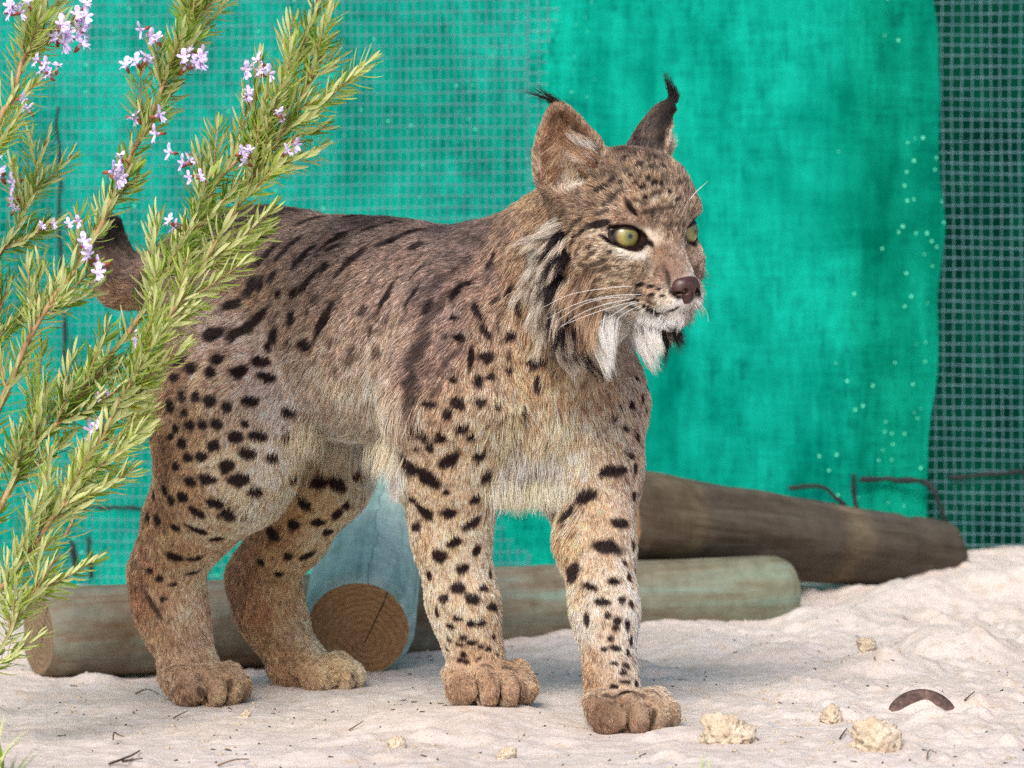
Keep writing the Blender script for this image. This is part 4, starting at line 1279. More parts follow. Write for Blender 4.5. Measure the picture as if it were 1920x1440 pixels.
# fainter streaks between the bold ones on back and flank
fr_ = np.random.default_rng(15)
known = to_px(np.array(sp_C))
for q in range(900):
    x, y = fr_.uniform(470, 960), fr_.uniform(385, 720)
    if min(np.hypot(known[:, 0] - x, (known[:, 1] - y) * 1.2)) < 27:
        continue
    p, n = hit(x, y)
    if p is None or abs(to_px(p[None])[0][0] - x) > 3:
        continue
    known = np.concatenate([known, [[x, y]]])
    mpp = (p[1] - CAM[1]) / FPX
    ang = R(np.interp(x, [470, 800, 960], [35, 58, 70]) + fr_.normal(0, 8))
    u = img_dir(math.cos(ang), -math.sin(ang))
    sp_C.append(p)
    sp_U.append(nrm(u - n * (u @ n)))
    sp_A.append(fr_.uniform(7, 20) * mpp)
    sp_B.append(fr_.uniform(3.5, 5.5) * mpp)
    sp_S.append(fr_.uniform(.45, .85))
sp_C, sp_U, sp_A, sp_B, sp_S = map(np.array, (sp_C, sp_U, sp_A, sp_B, sp_S))


def spot_value(P):
    P = np.asarray(P, float)
    out = np.zeros(len(P))
    wob = 0.75 + 0.5 * vnoise(P, 130, 4)
    CS = .04
    key = np.floor((P - P.min(0)) / CS).astype(np.int64)
    kk = (key[:, 0] * 1000 + key[:, 1]) * 1000 + key[:, 2]
    order = np.argsort(kk, kind='stable')
    ks = kk[order]
    st = np.concatenate([[0], np.flatnonzero(np.diff(ks)) + 1, [len(ks)]])
    reach = 1.5 * np.maximum(sp_A, sp_B)
    for a, b in zip(st[:-1], st[1:]):
        ii = order[a:b]
        Q = P[ii]
        lo, hi = Q.min(0), Q.max(0)
        sel = np.flatnonzero(((sp_C > lo - reach[:, None]) & (sp_C < hi + reach[:, None])).all(1))
        if not len(sel):
            continue
        d = Q[:, None, :] - sp_C[sel][None]
        al = (d * sp_U[sel][None]).sum(-1)
        pr_ = np.maximum((d * d).sum(-1) - al * al, 0)
        q = (al / sp_A[sel]) ** 2 + pr_ / sp_B[sel] ** 2
        out[ii] = (np.clip(1.7 - q * wob[ii][:, None] * 1.0, 0, 1) * sp_S[sel]).max(1)
    return out


SPOTC = s2l((30, 15, 14))
FGAIN = 2.0                             # photo colour to fibre colour (fibres shade one another)


def coat_colour(P, base):
    s = spot_value(P)
    for sg in (-1, 1):
        e1_ = nrm(HL0 * -sg - GAZE[sg] * ((HL0 * -sg) @ GAZE[sg]))
        e2_ = np.cross(GAZE[sg], e1_)
        e2_ = e2_ * np.sign(e2_[2])
        d = P - EYEC[sg]
        x, y, z = d @ e1_, d @ e2_, d @ GAZE[sg]
        y = y + .20 * x
        q = np.sqrt((x / np.where(x > 0, .0188, .0160)) ** 2 + (y / np.where(y > 0, .0108, .0132)) ** 2)
        s = np.maximum(s, np.clip((1.08 - q) / .12, 0, 1) * (np.abs(z) < .03))
    s = s[:, None]
    c = base * (1 - s) + SPOTC * s
    return c, s[:, 0]


# skin colour under the hair
vc, vs_spot = coat_colour(BV, vl_C)
ca = body.data.color_attributes.new('coat', 'FLOAT_COLOR', 'POINT')
ca.data.foreach_set('color', np.concatenate([vc, np.ones((len(vc), 1))], 1).astype(np.float32).ravel())
ts = NT('lynx_skin_coat')
an = ts.n('Attribute', attribute_name='coat')
ts.l(an.outputs['Color'], ts.b.inputs['Base Color'])
ts.b.inputs['Roughness'].default_value = 0.9
ts.b.inputs['Specular IOR Level'].default_value = 0.1
body.data.materials[0] = ts.m

# ------------------------------------------------------------------ hair material
tf = NT('lynx_fur')
ha = tf.n('Attribute', attribute_name='col')
hi = tf.n('HairInfo')
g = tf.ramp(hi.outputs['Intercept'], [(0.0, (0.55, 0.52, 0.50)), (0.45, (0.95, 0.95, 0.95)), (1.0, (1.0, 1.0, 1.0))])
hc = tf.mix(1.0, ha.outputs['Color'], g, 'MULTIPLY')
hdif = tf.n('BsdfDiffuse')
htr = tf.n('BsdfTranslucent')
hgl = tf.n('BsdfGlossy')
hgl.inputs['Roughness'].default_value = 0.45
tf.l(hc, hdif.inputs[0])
tf.l(hc, htr.inputs[0])
m1 = tf.n('MixShader')
m1.inputs[0].default_value = 0.35
tf.l(hdif.outputs[0], m1.inputs[1])
tf.l(htr.outputs[0], m1.inputs[2])
m2 = tf.n('MixShader')
m2.inputs[0].default_value = 0.035
tf.l(m1.outputs[0], m2.inputs[1])
tf.l(hgl.outputs[0], m2.inputs[2])
tf.l(m2.outputs[0], tf.out.inputs['Surface'])
M_FUR = tf.m


class Hair:
    def __init__(s):
        s.P, s.R, s.C = [], [], []

    def add(s, P, Rd, Cl):
        """P (n,k,3), Rd (n,k) radii, Cl (n,3)"""
        s.P.append(P.astype(np.float32))
        s.R.append(Rd.astype(np.float32))
        s.C.append(Cl.astype(np.float32))

    def build(s, name, mat):
        sizes = np.concatenate([np.full(len(p), p.shape[1], np.int32) for p in s.P])
        cu = bpy.data.hair_curves.new(name)
        cu.add_curves(sizes.tolist())
        cu.attributes['position'].data.foreach_set('vector', np.concatenate([p.reshape(-1, 3) for p in s.P]).ravel())
        ra = cu.attributes.new('radius', 'FLOAT', 'POINT')
        ra.data.foreach_set('value', np.concatenate([r.ravel() for r in s.R]))
        cc = cu.attributes.new('col', 'FLOAT_COLOR', 'CURVE')
        col = np.concatenate(s.C)
        cc.data.foreach_set('color', np.concatenate([col, np.ones((len(col), 1), np.float32)], 1).ravel())
        cu.materials.append(mat)
        o = bpy.data.objects.new(name, cu)
        C.objects.link(o)
        print('HAIRS', name, len(sizes))
        return o


hr = np.random.default_rng(3)


def coat(n_total):
    V0, V1, V2 = BV[BT[:, 0]], BV[BT[:, 1]], BV[BT[:, 2]]
    ar = 0.5 * np.linalg.norm(np.cross(V1 - V0, V2 - V0), axis=1)
    cen = (V0 + V1 + V2) / 3
    Ln = vl_L[BT].mean(1)
    wt = np.clip(0.010 / np.maximum(Ln, .0025), .55, 3.0) ** 0.9 * np.where(np.linalg.norm(cen - hd(-.03, 0, 0), axis=1) < .11, 1.7, 1.0)
    vd = nrm(cen - CAM)
    facing = -(BN[BT[:, 0]] * vd).sum(1)
    wt = wt * np.where(facing < -.25, .3, 1.0)
    # no hair in the eye sockets or on the nose leather
    for s in (-1, 1):
        wt[np.linalg.norm(cen - (EYEC[s] + GAZE[s] * .012), axis=1) < .0145] = 0
    wt[np.linalg.norm(cen - hd(.027, 0, -.050), axis=1) < .0120] = 0
    wt[np.linalg.norm(cen - hd(.033, 0, -.051), axis=1) < .0150] = 0
    p = ar * wt
    cdf = np.cumsum(p) / p.sum()
    tri = np.searchsorted(cdf, hr.random(n_total))
    u, v = hr.random(n_total), hr.random(n_total)
    fl = u + v > 1
    u[fl], v[fl] = 1 - u[fl], 1 - v[fl]
    b = np.stack([1 - u - v, u, v], 1)[:, :, None]
    T = BT[tri]
    P = (BV[T] * b).sum(1)
    N = nrm((BN[T] * b).sum(1))
    D = (vl_D[T] * b).sum(1)
    L = (vl_L[T] * b[:, :, 0]).sum(1)
    TL = (vl_T[T] * b[:, :, 0]).sum(1)
    Cb = (vl_C[T] * b).sum(1)
    D = D - N * (D * N).sum(1, keepdims=True)
    D = nrm(D)
    # swirl and clumping
    sw = np.stack([vnoise(P, 55, 1), vnoise(P, 55, 2), vnoise(P, 55, 3)], 1) * .22 + np.stack([vnoise(P, 190, 7), vnoise(P, 190, 8), vnoise(P, 190, 9)], 1) * .42
    D = D + sw + hr.normal(0, .13, D.shape)
    D = nrm(D - N * (D * N).sum(1, keepdims=True))
    lift = np.radians(TL * 1.15 + hr.normal(0, 6, len(TL)) + 10 * vnoise(P, 120, 12))
    L = L * (0.72 + .5 * hr.random(len(L))) * (1 + .18 * vnoise(P, 90, 15))
    dirn = D * np.cos(lift)[:, None] + N * np.sin(lift)[:, None]
    tipd = nrm(D * np.cos(lift * .35)[:, None] + N * np.sin(lift * .35)[:, None] + np.array([0, 0, -1.0]) * (np.clip(L - .014, 0, .03) * 14)[:, None])
    K = 5
    t = np.linspace(0, 1, K)
    pts = np.zeros((n_total, K, 3))
    pts[:, 0] = P - N * .0006
    step = L / (K - 1)
    for k in range(1, K):
        f = (k - .5) / (K - 1)
        dd = nrm(dirn * (1 - f) + tipd * f)
        pts[:, k] = pts[:, k - 1] + dd * step[:, None]
    r0 = np.where(L < .0035, .00016, np.where(L < .007, .00020, .00024))
    rad = r0[:, None] * (1 - .75 * t ** 1.6)[None]
    # colour where the hair lies, not where it is rooted
    Ev = pts[:, 2]
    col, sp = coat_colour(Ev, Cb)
    n1 = hr.random(len(P))
    k = np.where(n1 < .22, hr.uniform(.22, .5, len(P)), np.where(n1 > .74, hr.uniform(1.35, 2.0, len(P)), hr.uniform(.8, 1.15, len(P))))
    k = 1 + (k - 1) * (1 - .7 * sp)
    hw = np.clip(1.6 - np.linalg.norm(P - hd(-.05, 0, .03), axis=1) / .065, 0, 1)
    cl = 1 + (.34 + .25 * hw) * vnoise(P, 240, 33) + .22 * vnoise(P + D * 0, 110, 43) + .16 * vnoise(P, 45, 41)
    tick = vnoise(P, 330, 61)
    cl = cl * np.where(tick > .35 - .2 * hw, .58, 1.0)
    gain = np.interp(L, [.002, .005, .010, .02], [1.6, 2.1, 2.7, 2.9])
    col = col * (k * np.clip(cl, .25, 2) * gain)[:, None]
    warm = vnoise(P, 150, 51)[:, None] * np.array([.07, 0, -.08])
    col = np.clip(col * (1 + warm), .004, .92)
    return pts, rad, col


fur = Hair()
fur.add(*coat(600000))


# ------------------------------------------------------------------ guided locks: ruff, beard, tufts, ear fringes, belly
def lock(path, n, r0, r1, c0, width=.00024, lenvar=.35, rootdir=None, curl=0.0, var=.25, flat=1.0):
    """path: 3-D points from skin to tip; hairs start within r0 of the first point and close to r1 at the tip"""
    K = 7
    G = catmull(path, K)
    off = hr.normal(0, 1, (n, 3))
    off[:, 1] *= flat
    off = off / np.maximum(1, np.linalg.norm(off, axis=1, keepdims=True) / 1.6)
    t = np.linspace(0, 1, K)
    sc_ = 1 - lenvar * hr.random(n)
    tt = t[None, :] * sc_[:, None]
    ix = np.clip(tt * (K - 1), 0, K - 1 - 1e-6)
    i0 = ix.astype(int)
    f = (ix - i0)[..., None]
    pts = G[i0] * (1 - f) + G[i0 + 1] * f
    spread = (r0 + (r1 - r0) * tt)[..., None]
    pts = pts + off[:, None, :] * spread + hr.normal(0, .0005, (n, K, 3)) * t[None, :, None] + hr.normal(0, .0016, (n, 1, 3)) * (t ** 2)[None, :, None]
    rad = width * (1 - .8 * t ** 1.5)[None].repeat(n, 0)
    col = s2l(c0)[None] * (1 + var * hr.normal(0, 1, (n, 1))) * FGAIN
    fur.add(pts, rad, np.clip(col, .004, .95))


def lk(pix, n, r0, r1, col, dY=(0, -.004, -.008, -.006), **kw):
    """pix: image path of a lock that starts on the skin"""
    p, nn = hit(*pix[0])
    Y0 = p[1]
    path = [p - nn * .002]
    for q, (x, y) in enumerate(pix[1:]):
        path.append(at(x, y, Y0 + dY[min(q + 1, len(dY) - 1)]))
    lock(path, n, r0, r1, col, **kw)


W_, BK, GY = (226, 220, 212), (24, 14, 16), (186, 172, 158)
CR = (212, 200, 182)


def wisps(pix, m, n, col, jit=7, r0=.0035, r1=.0006, mix=None, dY=(0, -.012, -.012), width=.0002, lenvar=.5, var=.25, point=False):
    """m small pointed wisps scattered about one image path"""
    for q in range(m):
        j = hr.normal(0, jit, 2)
        g = hr.normal(0, jit * .6, 2) if not point else -j / (len(pix) - 1) * .75
        L = hr.uniform(.75, 1.12) if not point else hr.uniform(.55, 1.05)
        x0, y0 = pix[0]
        pp = [(x0 + j[0], y0 + j[1])] + [(x0 + (x - x0) * L + j[0] + g[0] * k, y0 + (y - y0) * L + j[1] + g[1] * k * .5) for k, (x, y) in enumerate(pix[1:], 1)]
        c = col if mix is None or hr.random() > mix[1] else mix[0]
        lk(pp, n, r0, r1, c, dY=dY, width=width, lenvar=lenvar, var=var)


# grey-white outer fringe of the ruff, broken up by dark hair
for pix in ([(1040, 432), (1010, 446), (990, 462)], [(1030, 455), (1000, 472), (986, 495)], [(1024, 490), (1004, 512), (992, 540)], [(1024, 525), (1002, 552), (996, 585)], [(1028, 560), (1010, 595), (1010, 625)], [(1034, 596), (1024, 635), (1032, 660)], [(1044, 620), (1044, 658), (1054, 686)], [(1062, 640), (1064, 676), (1080, 702)]):
    wisps(pix, 13, 36, GY, 10, mix=((100, 80, 66), .35), dY=(0, -.010, -.008), width=.00018, var=.35)
# black band
for pix in ([(1050, 452), (1030, 470), (1012, 492)], [(1050, 480), (1030, 508), (1016, 535)], [(1050, 515), (1036, 552), (1028, 590)], [(1058, 545), (1044, 592), (1044, 632)], [(1064, 580), (1058, 632), (1066, 672)], [(1076, 606), (1080, 655), (1098, 692)], [(1088, 616), (1100, 668), (1124, 706)], [(1096, 606), (1112, 660), (1132, 702)]):
    wisps(pix, 12, 46, BK, 9, r0=.0035, mix=((168, 154, 142), .30), dY=(0, -.014, -.014), width=.00022, var=.3)
# cheek hair between black band and beard
for pix in ([(1080, 535), (1064, 566), (1058, 596)], [(1094, 556), (1084, 596), (1084, 632)], [(1112, 566), (1102, 616), (1108, 656)], [(1100, 526), (1084, 556), (1074, 586)], [(1120, 580), (1112, 630), (1118, 665)]):
    wisps(pix, 9, 34, (158, 136, 114), 9, mix=((92, 72, 58), .35), dY=(0, -.015, -.015), width=.00018, var=.3)
# near beard: white, hanging to a point
for pix in ([(1135, 590), (1124, 640), (1138, 690), (1146, 718)], [(1142, 596), (1138, 650), (1147, 704)], [(1150, 602), (1148, 640), (1150, 688)], [(1122, 596), (1118, 640), (1134, 692)]):
    wisps(pix, 12, 36, W_, 6.5, r0=.0035, r1=.0005, mix=(CR, .35), dY=(0, -.018, -.020, -.018), width=.00019, var=.28, point=True)
# far beard: white, then black behind it
for pix in ([(1202, 612), (1206, 650), (1222, 688), (1232, 702)], [(1216, 614), (1220, 650), (1238, 692)], [(1196, 612), (1200, 645), (1212, 676)], [(1230, 612), (1236, 645), (1246, 674)]):
    wisps(pix, 11, 36, W_, 6.5, r0=.0035, r1=.0005, mix=(CR, .35), dY=(0, -.005, -.005, -.003), width=.00019, var=.28, point=True)
for pix in ([(1245, 612), (1254, 645), (1252, 688)], [(1254, 610), (1262, 640), (1266, 668)], [(1262, 608), (1272, 628), (1280, 648)]):
    wisps(pix, 6, 26, BK, 5, mix=((150, 136, 124), .35), dY=(0, .012, .016), width=.00022, var=.3)
for pix in ([(1285, 585), (1292, 596), (1296, 608)], [(1290, 560), (1304, 580), (1312, 598)], [(1300, 530), (1314, 545), (1320, 562)], [(1300, 500), (1314, 510), (1320, 522)]):
    wisps(pix, 7, 16, (176, 162, 150), 5, mix=((90, 72, 62), .3), dY=(0, .02, .03), width=.00016, var=.3)
# chin
for x in range(1200, 1275, 9):
    wisps([(x, 600), (x - 2, 608), (x - 3, 615)], 3, 22, (232, 220, 198), 4, r0=.003, dY=(0, -.003, 0), width=.00016, var=.12)

# ear tufts and fringes
for s in (-1, 1):
    base, tip, ax, o_, t_, H = EARS[s]
    if s < 0:
        Yt = tip[1]
        t0 = tip - ax * .003 - o_ * .004
        path1 = [t0, at(1044, 196, Yt + .004), at(1016, 182, Yt + .006), at(976, 168, Yt + .008)]
        path2 = [t0, at(1046, 192, Yt), at(1026, 177, Yt), at(1002, 160, Yt)]
        path3 = [t0, at(1050, 198, Yt), at(1038, 188, Yt), at(1024, 180, Yt)]
        cnts = (70, 60, 60)
    else:
        Yt = tip[1]
        t0 = tip - ax * .004 - o_ * .003
        path1 = [t0, at(1259, 182, Yt), at(1252, 158, Yt), at(1245, 130, Yt)]
        path2 = [t0, at(1263, 184, Yt), at(1258, 163, Yt), at(1253, 140, Yt)]
        path3 = [t0, at(1268, 186, Yt), at(1266, 168, Yt), at(1265, 155, Yt)]
        cnts = (70, 80, 60)
    for pth, n in zip((path1, path2, path3), cnts):
        lock(pth, n, .0026, .0005, (14, 9, 11), width=.00026, lenvar=.55, var=.2)
    # pale hair growing from the front edge of the ear across the hollow
    for q in range(34):
        f = hr.uniform(.0, .52)
        w = .031 * (1.0 if f < .35 else 1 - (f - .35) * .9)
        side = 1 if (hr.random() < .72) == (s < 0) else -1
        root = base + ax * H * f + t_ * side * w * hr.uniform(.45, .9) + o_ * .002
        end = root - t_ * side * w * hr.uniform(.25, .7) + ax * H * hr.uniform(.12, .34) + o_ * hr.uniform(.004, .012)
        mid = (root + end) / 2 + o_ * .005
        cc = ((214, 196, 180), (180, 150, 124), (130, 100, 78))[hr.integers(0, 3)]
        lock([root, mid, end], 26, .0035, .002, cc, width=.00015, lenvar=.5, var=.3)
# black patch hair climbing the back of the far ear is given by the coat colours
# long pale hair under chest and belly
for x in range(935, 1050, 12):
    lk([(x, 905), (x + random.uniform(-6, 6), 930), (x + random.uniform(-10, 10), 952)], 150, .010, .008, (214, 192, 166), dY=(0, -.004, -.002), width=.0002, var=.25)
for x in range(560, 750, 13):
    y = 800 + (x - 560) * .22
    lk([(x, y), (x - 6, y + 28), (x - 8 + random.uniform(-8, 8), y + 52)], 150, .011, .009, (196, 176, 154), dY=(0, -.004, -.002), width=.0002, var=.25)

fo = lynx_child(fur.build('fur', M_FUR))

# ------------------------------------------------------------------ eyes, lids, nose, whiskers, claws
def ico(c, r, sub=4):
    bm = bmesh.new()
    bmesh.ops.create_icosphere(bm, subdivisions=sub, radius=r)
    me = bpy.data.meshes.new('m')
    bm.to_mesh(me)
    bm.free()
    me.polygons.foreach_set('use_smooth', np.ones(len(me.polygons), bool))
    return me


te = NT('lynx_eye')
tc = te.n('TexCoord')
sp_ = te.n('SeparateXYZ')
te.l(tc.outputs['Object'], sp_.inputs[0])
rad_ = te.math('SQRT', te.math('ADD', te.math('MULTIPLY', sp_.outputs[0], sp_.outputs[0]), te.math('MULTIPLY', sp_.outputs[1], sp_.outputs[1])))
rf = te.math('DIVIDE', rad_, EYER)
ang_ = te.n('Math', operation='ARCTAN2')
te.l(sp_.outputs[1], ang_.inputs[0])
te.l(sp_.outputs[0], ang_.inputs[1])
cx = te.n('CombineXYZ')
te.l(te.math('MULTIPLY', te.math('SINE', te.math('MULTIPLY', ang_.outputs[0], 1.0)), 3.0), cx.inputs[0])
te.l(te.math('MULTIPLY', te.math('COSINE', ang_.outputs[0]), 3.0), cx.inputs[1])
te.l(te.math('MULTIPLY', rf, 1.2), cx.inputs[2])
fib = te.noise(cx.outputs[0], 6.0, 4, 0.6)
rfn = te.math('ADD', rf, te.math('MULTIPLY', te.math('SUBTRACT', fib, 0.5), 0.06))
iris = te.ramp(rfn, [(0.0, (0.010, 0.014, 0.012)), (0.13, (0.010, 0.014, 0.012)), (0.17, tuple(s2l((92, 104, 58)))), (0.48, tuple(s2l((150, 142, 78)))), (0.70, tuple(s2l((140, 122, 64)))), (0.80, tuple(s2l((84, 66, 36)))), (0.86, (0.012, 0.008, 0.007)), (1.0, (0.02, 0.013, 0.01))])
iris = te.mix(0.35, iris, te.ramp(fib, [(0.3, (0.55, 0.5, 0.4)), (0.7, (1, 1, 1))]), 'MULTIPLY')
te.l(iris, te.b.inputs['Base Color'])
te.b.inputs['Roughness'].default_value = 0.35
te.b.inputs['Coat Weight'].default_value = 1.0
te.b.inputs['Coat Roughness'].default_value = 0.02
M_EYE = te.m
M_LID = plain('lynx_eyelid', tuple(s2l((34, 20, 18))), 0.35, 0.4)
for s in (-1, 1):
    gz = nrm(fa * .97 + HL0 * .24 * s + fc * .03)
    o = link('eye', ico(None, EYER), None, M_EYE)
    o.matrix_world = Matrix.Translation(Vector(EYEC[s])) @ Vector(gz).to_track_quat('Z', 'Y').to_matrix().to_4x4()
    o.parent = lynx
    o.matrix_parent_inverse = Matrix.Translation((-lynx.location[0], -lynx.location[1], -lynx.location[2]))
    # lids: an almond opening lying on the ball, flaring to the skin
    e1 = nrm(HL0 * -s - gz * ((HL0 * -s) @ gz))       # towards the nose
    e2 = nrm(np.cross(gz, e1))
    if e2[2] < 0:
        e2 = -e2
    n = 56
    ph = np.linspace(0, 2 * math.pi, n, endpoint=False)
    X = .0142 * np.cos(ph)
    Yv = np.where(np.sin(ph) > 0, .0066, .0104) * np.sign(np.sin(ph)) * np.abs(np.sin(ph)) ** .85
    X = X + np.where(np.cos(ph) > .8, .0032 * (np.cos(ph) - .8) / .2, 0)
    Yv = Yv - .20 * X
    rings = []
    for sc_, mode in ((.95, 0), (1.0, 1), (1.10, 2), (1.22, 3), (1.34, 4)):
        xx, yy = X * sc_, Yv * sc_
        rr = np.sqrt(xx ** 2 + yy ** 2)
        rr_c = np.minimum(rr, EYER * .96)
        zz = np.sqrt(np.maximum(EYER ** 2 - rr_c ** 2, 0)) * 1.02 + .0004
        W = EYEC[s] + xx[:, None] * e1 + yy[:, None] * e2 + zz[:, None] * gz
        if mode >= 1:
            lift_ = (0, .0016, .0022, .0016, -.0012)[mode]
            for q in range(n):
                loc, nor, _, dist = BVH.find_nearest(Vector(W[q]))
                t_f = (0, .25, .55, .9, 1.0)[mode]
                tgt = np.array(loc) + np.array(nor) * lift_
                W[q] = W[q] * (1 - t_f) + tgt * t_f + gz * .0012 * (1 - t_f)
                loc, nor, _, dist = BVH.find_nearest(Vector(W[q]))
                sd = float((Vector(W[q]) - loc).dot(nor))
                if sd < lift_:
                    W[q] = W[q] + np.array(nor) * (lift_ - sd)
        rings.append(W)
    V = np.concatenate(rings)
    i = np.arange(len(rings) - 1)[:, None] * n
    j = np.arange(n)[None]
    k = (j + 1) % n
    Q = np.stack([i + j, i + k, i + n + k, i + n + j], -1).reshape(-1, 4)
    lynx_child(link('eyelid', mesh('eyelid', V, Q), None, M_LID))

# nose leather with nostrils
NV = .0007
nlo = hd(0.0278, 0, -0.0535) - .03
ngx = [nlo[a] + NV * np.arange(86) for a in range(3)]
X, Y, Z = ngx[0][:, None, None], ngx[1][None, :, None], ngx[2][None, None, :]


def nsm(a, b, k):
    h = np.maximum(k - np.abs(a - b), 0) / k
    return np.minimum(a, b) - h * h * k * .25


F = sd_ell(hd(0.0223, 0, -0.0460), HA, (.0135, .0150, .0098), X, Y, Z)
F = nsm(F, sd_ell(hd(0.0243, 0, -0.0545), HA, (.0100, .0085, .0095), X, Y, Z), .006)
for s in (-1, 1):
    F = nsm(F, sd_ell(hd(0.0218, s * .0095, -0.0510), HA, (.0105, .0058, .0066), X, Y, Z), .004)
for s in (-1, 1):
    d = sd_ell(hd(0.0330, s * .0072, -0.0515), HA, (.0055, .0031, .0028), X, Y, Z)
    d = np.minimum(d, sd_ell(hd(0.0288, s * .0122, -0.0527), HA, (.0050, .0030, .0013), X, Y, Z))
    h = np.maximum(.0015 - np.abs(F + d), 0) / .0015
    F = np.maximum(F, -d) + h * h * .0015 * .25
d = sd_ell(hd(0.0353, 0, -0.0580), HA, (.0035, .0006, .009), X, Y, Z)
F = np.maximum(F, -d)
nv_, nq_ = surface_nets(F.astype(np.float32), nlo, NV)
tn = NT('nose_leather')
nn1 = tn.noise(tn.coord(), 420, 3, 0.6)
tn.l(tn.ramp(nn1, [(0.3, tuple(s2l((44, 26, 25)))), (0.7, tuple(s2l((84, 52, 48))))]), tn.b.inputs['Base Color'])
tn.b.inputs['Roughness'].default_value = 0.38
tn.l(tn.bump(nn1, 0.35, 0.0006), tn.b.inputs['Normal'])
lynx_child(link('nose', mesh('nose', nv_, nq_), None, tn.m))

# whiskers
M_WH = plain('whisker_white', (0.85, 0.84, 0.82), 0.4, 0.4)
M_WHD = plain('whisker_dark', (0.05, 0.045, 0.05), 0.4, 0.4)


def whisker(pix, dYs, mat=M_WH, r=.00034):
    p, nn = hit(*pix[0])
    path = [p - nn * .001] + [at(x, y, p[1] + d) for (x, y), d in zip(pix[1:], dYs)]
    P = catmull(path, 18)
    V, Q, T = tube_geo(P, r * (1 - .75 * np.linspace(0, 1, 18)), 5, True)
    lynx_child(link('whisker', mesh('whisker', V, [Q, T]), None, mat))


for pix in ([(1195, 537), (1140, 540), (1070, 552), (1015, 578)], [(1205, 552), (1145, 555), (1080, 570), (1025, 598)], [(1185, 558), (1130, 560), (1085, 575), (1040, 605)], [(1190, 560), (1130, 572), (1085, 590), (1048, 616)], [(1195, 565), (1150, 575), (1100, 592), (1050, 612)],
            [(1210, 565), (1180, 572), (1150, 590), (1120, 606)], [(1205, 572), (1185, 580), (1165, 592), (1152, 606)], [(1212, 576), (1206, 582), (1202, 590)], [(1226, 578), (1226, 586), (1225, 592)]):
    whisker(pix, (-.02, -.03, -.03))
for pix, m in (([(1306, 532), (1325, 533), (1340, 536), (1352, 541)], M_WHD), ([(1305, 552), (1318, 560), (1330, 572), (1335, 580)], M_WHD), ([(1303, 560), (1316, 572), (1326, 588), (1328, 604)], M_WH), ([(1302, 563), (1312, 574), (1320, 590)], M_WH), ([(1300, 566), (1308, 580), (1314, 596)], M_WH)):
    whisker(pix, (.0, .01, .015), m)
whisker([(1290, 380), (1305, 360), (1318, 348), (1327, 340)], (0, .005, .01))
whisker([(1172, 358), (1178, 357), (1186, 358)], (-.01, -.012))
# ------------------------------------------------------------------ rosemary bush
def leaf_mesh(seed):
    r_ = np.random.default_rng(seed)
    n = 6
    t = np.linspace(0, 1, n)
    w = np.array([.45, .85, 1.0, .95, .75, .12]) * .5
    bend = r_.uniform(-.10, .28)
    side = r_.uniform(-.10, .10)
    z = bend * t ** 2
    x = side * t ** 2
    fold = .28
    V = []
    for k in range(n):
        V += [(x[k] - w[k] * .11, t[k], z[k] - fold * w[k] * .11), (x[k], t[k], z[k] + .012), (x[k] + w[k] * .11, t[k], z[k] - fold * w[k] * .11)]
    Q = []
    for k in range(n - 1):
        a = k * 3
        Q += [(a, a + 1, a + 4, a + 3), (a + 1, a + 2, a + 5, a + 4)]
    return np.array(V), np.array(Q)


LEAVES = [leaf_mesh(s) for s in range(10)]


def leaf_mat(name, top, under):
    t = NT(name)
    oi = t.n('ObjectInfo')
    tc = t.n('TexCoord')
    nz = t.noise(tc.outputs['Object'], 26.0, 3)
    nb = t.noise(tc.outputs['Object'], 7.0, 2)
    geo = t.n('NewGeometry')
    v = t.math('ADD', t.math('MULTIPLY', oi.outputs['Random'], .5), t.math('MULTIPLY', geo.outputs['Random Per Island'], .5))
    ctop = t.ramp(v, [(0.1, top[0]), (0.5, top[1]), (0.9, top[2])])
    ctop = t.mix(0.35, ctop, t.ramp(nb, [(0.35, (0.55, 0.6, 0.5)), (0.65, (1.1, 1.1, 1.0))]), 'MULTIPLY')
    col = t.mix(geo.outputs['Backfacing'], ctop, under)
    dif = t.n('BsdfPrincipled')
    t.l(col, dif.inputs['Base Color'])
    dif.inputs['Roughness'].default_value = 0.42
    dif.inputs['Specular IOR Level'].default_value = 0.35
    tr = t.n('BsdfTranslucent')
    t.l(t.mix(1.0, col, (0.9, 1.0, 0.45), 'MULTIPLY'), tr.inputs[0])
    m = t.n('MixShader')
    m.inputs[0].default_value = 0.34
    t.l(dif.outputs[0], m.inputs[1])
    t.l(tr.outputs[0], m.inputs[2])
    t.l(m.outputs[0], t.out.inputs['Surface'])
    return t.m


M_LEAF = leaf_mat('rosemary_leaf', (tuple(s2l((92, 130, 40))), tuple(s2l((156, 184, 68))), tuple(s2l((212, 220, 124)))), tuple(s2l((218, 222, 164))))
M_LEAFY = plain('rosemary_leaf_yellow', tuple(s2l((206, 186, 40))), 0.5)
tst = NT('rosemary_stem')
sn = tst.noise(tst.coord(scale=(1, 1, .25)), 90, 4)
tst.l(tst.ramp(sn, [(0.3, tuple(s2l((112, 78, 52)))), (0.55, tuple(s2l((172, 138, 100)))), (0.8, tuple(s2l((196, 170, 130))))]), tst.b.inputs['Base Color'])
tst.b.inputs['Roughness'].default_value = 0.8
tst.l(tst.bump(sn, 0.5, 0.001), tst.b.inputs['Normal'])
M_STEM = tst.m
tpe = NT('rosemary_petal')
pg = tpe.noise(tpe.coord(), 260, 2)
tpe.l(tpe.ramp(pg, [(0.3, tuple(s2l((170, 128, 196)))), (0.45, tuple(s2l((200, 184, 232)))), (0.7, tuple(s2l((232, 230, 248))))]), tpe.b.inputs['Base Color'])
tpe.b.inputs['Roughness'].default_value = 0.6
M_PETAL = tpe.m
M_CALYX = plain('rosemary_calyx', tuple(s2l((150, 84, 60))), 0.6)

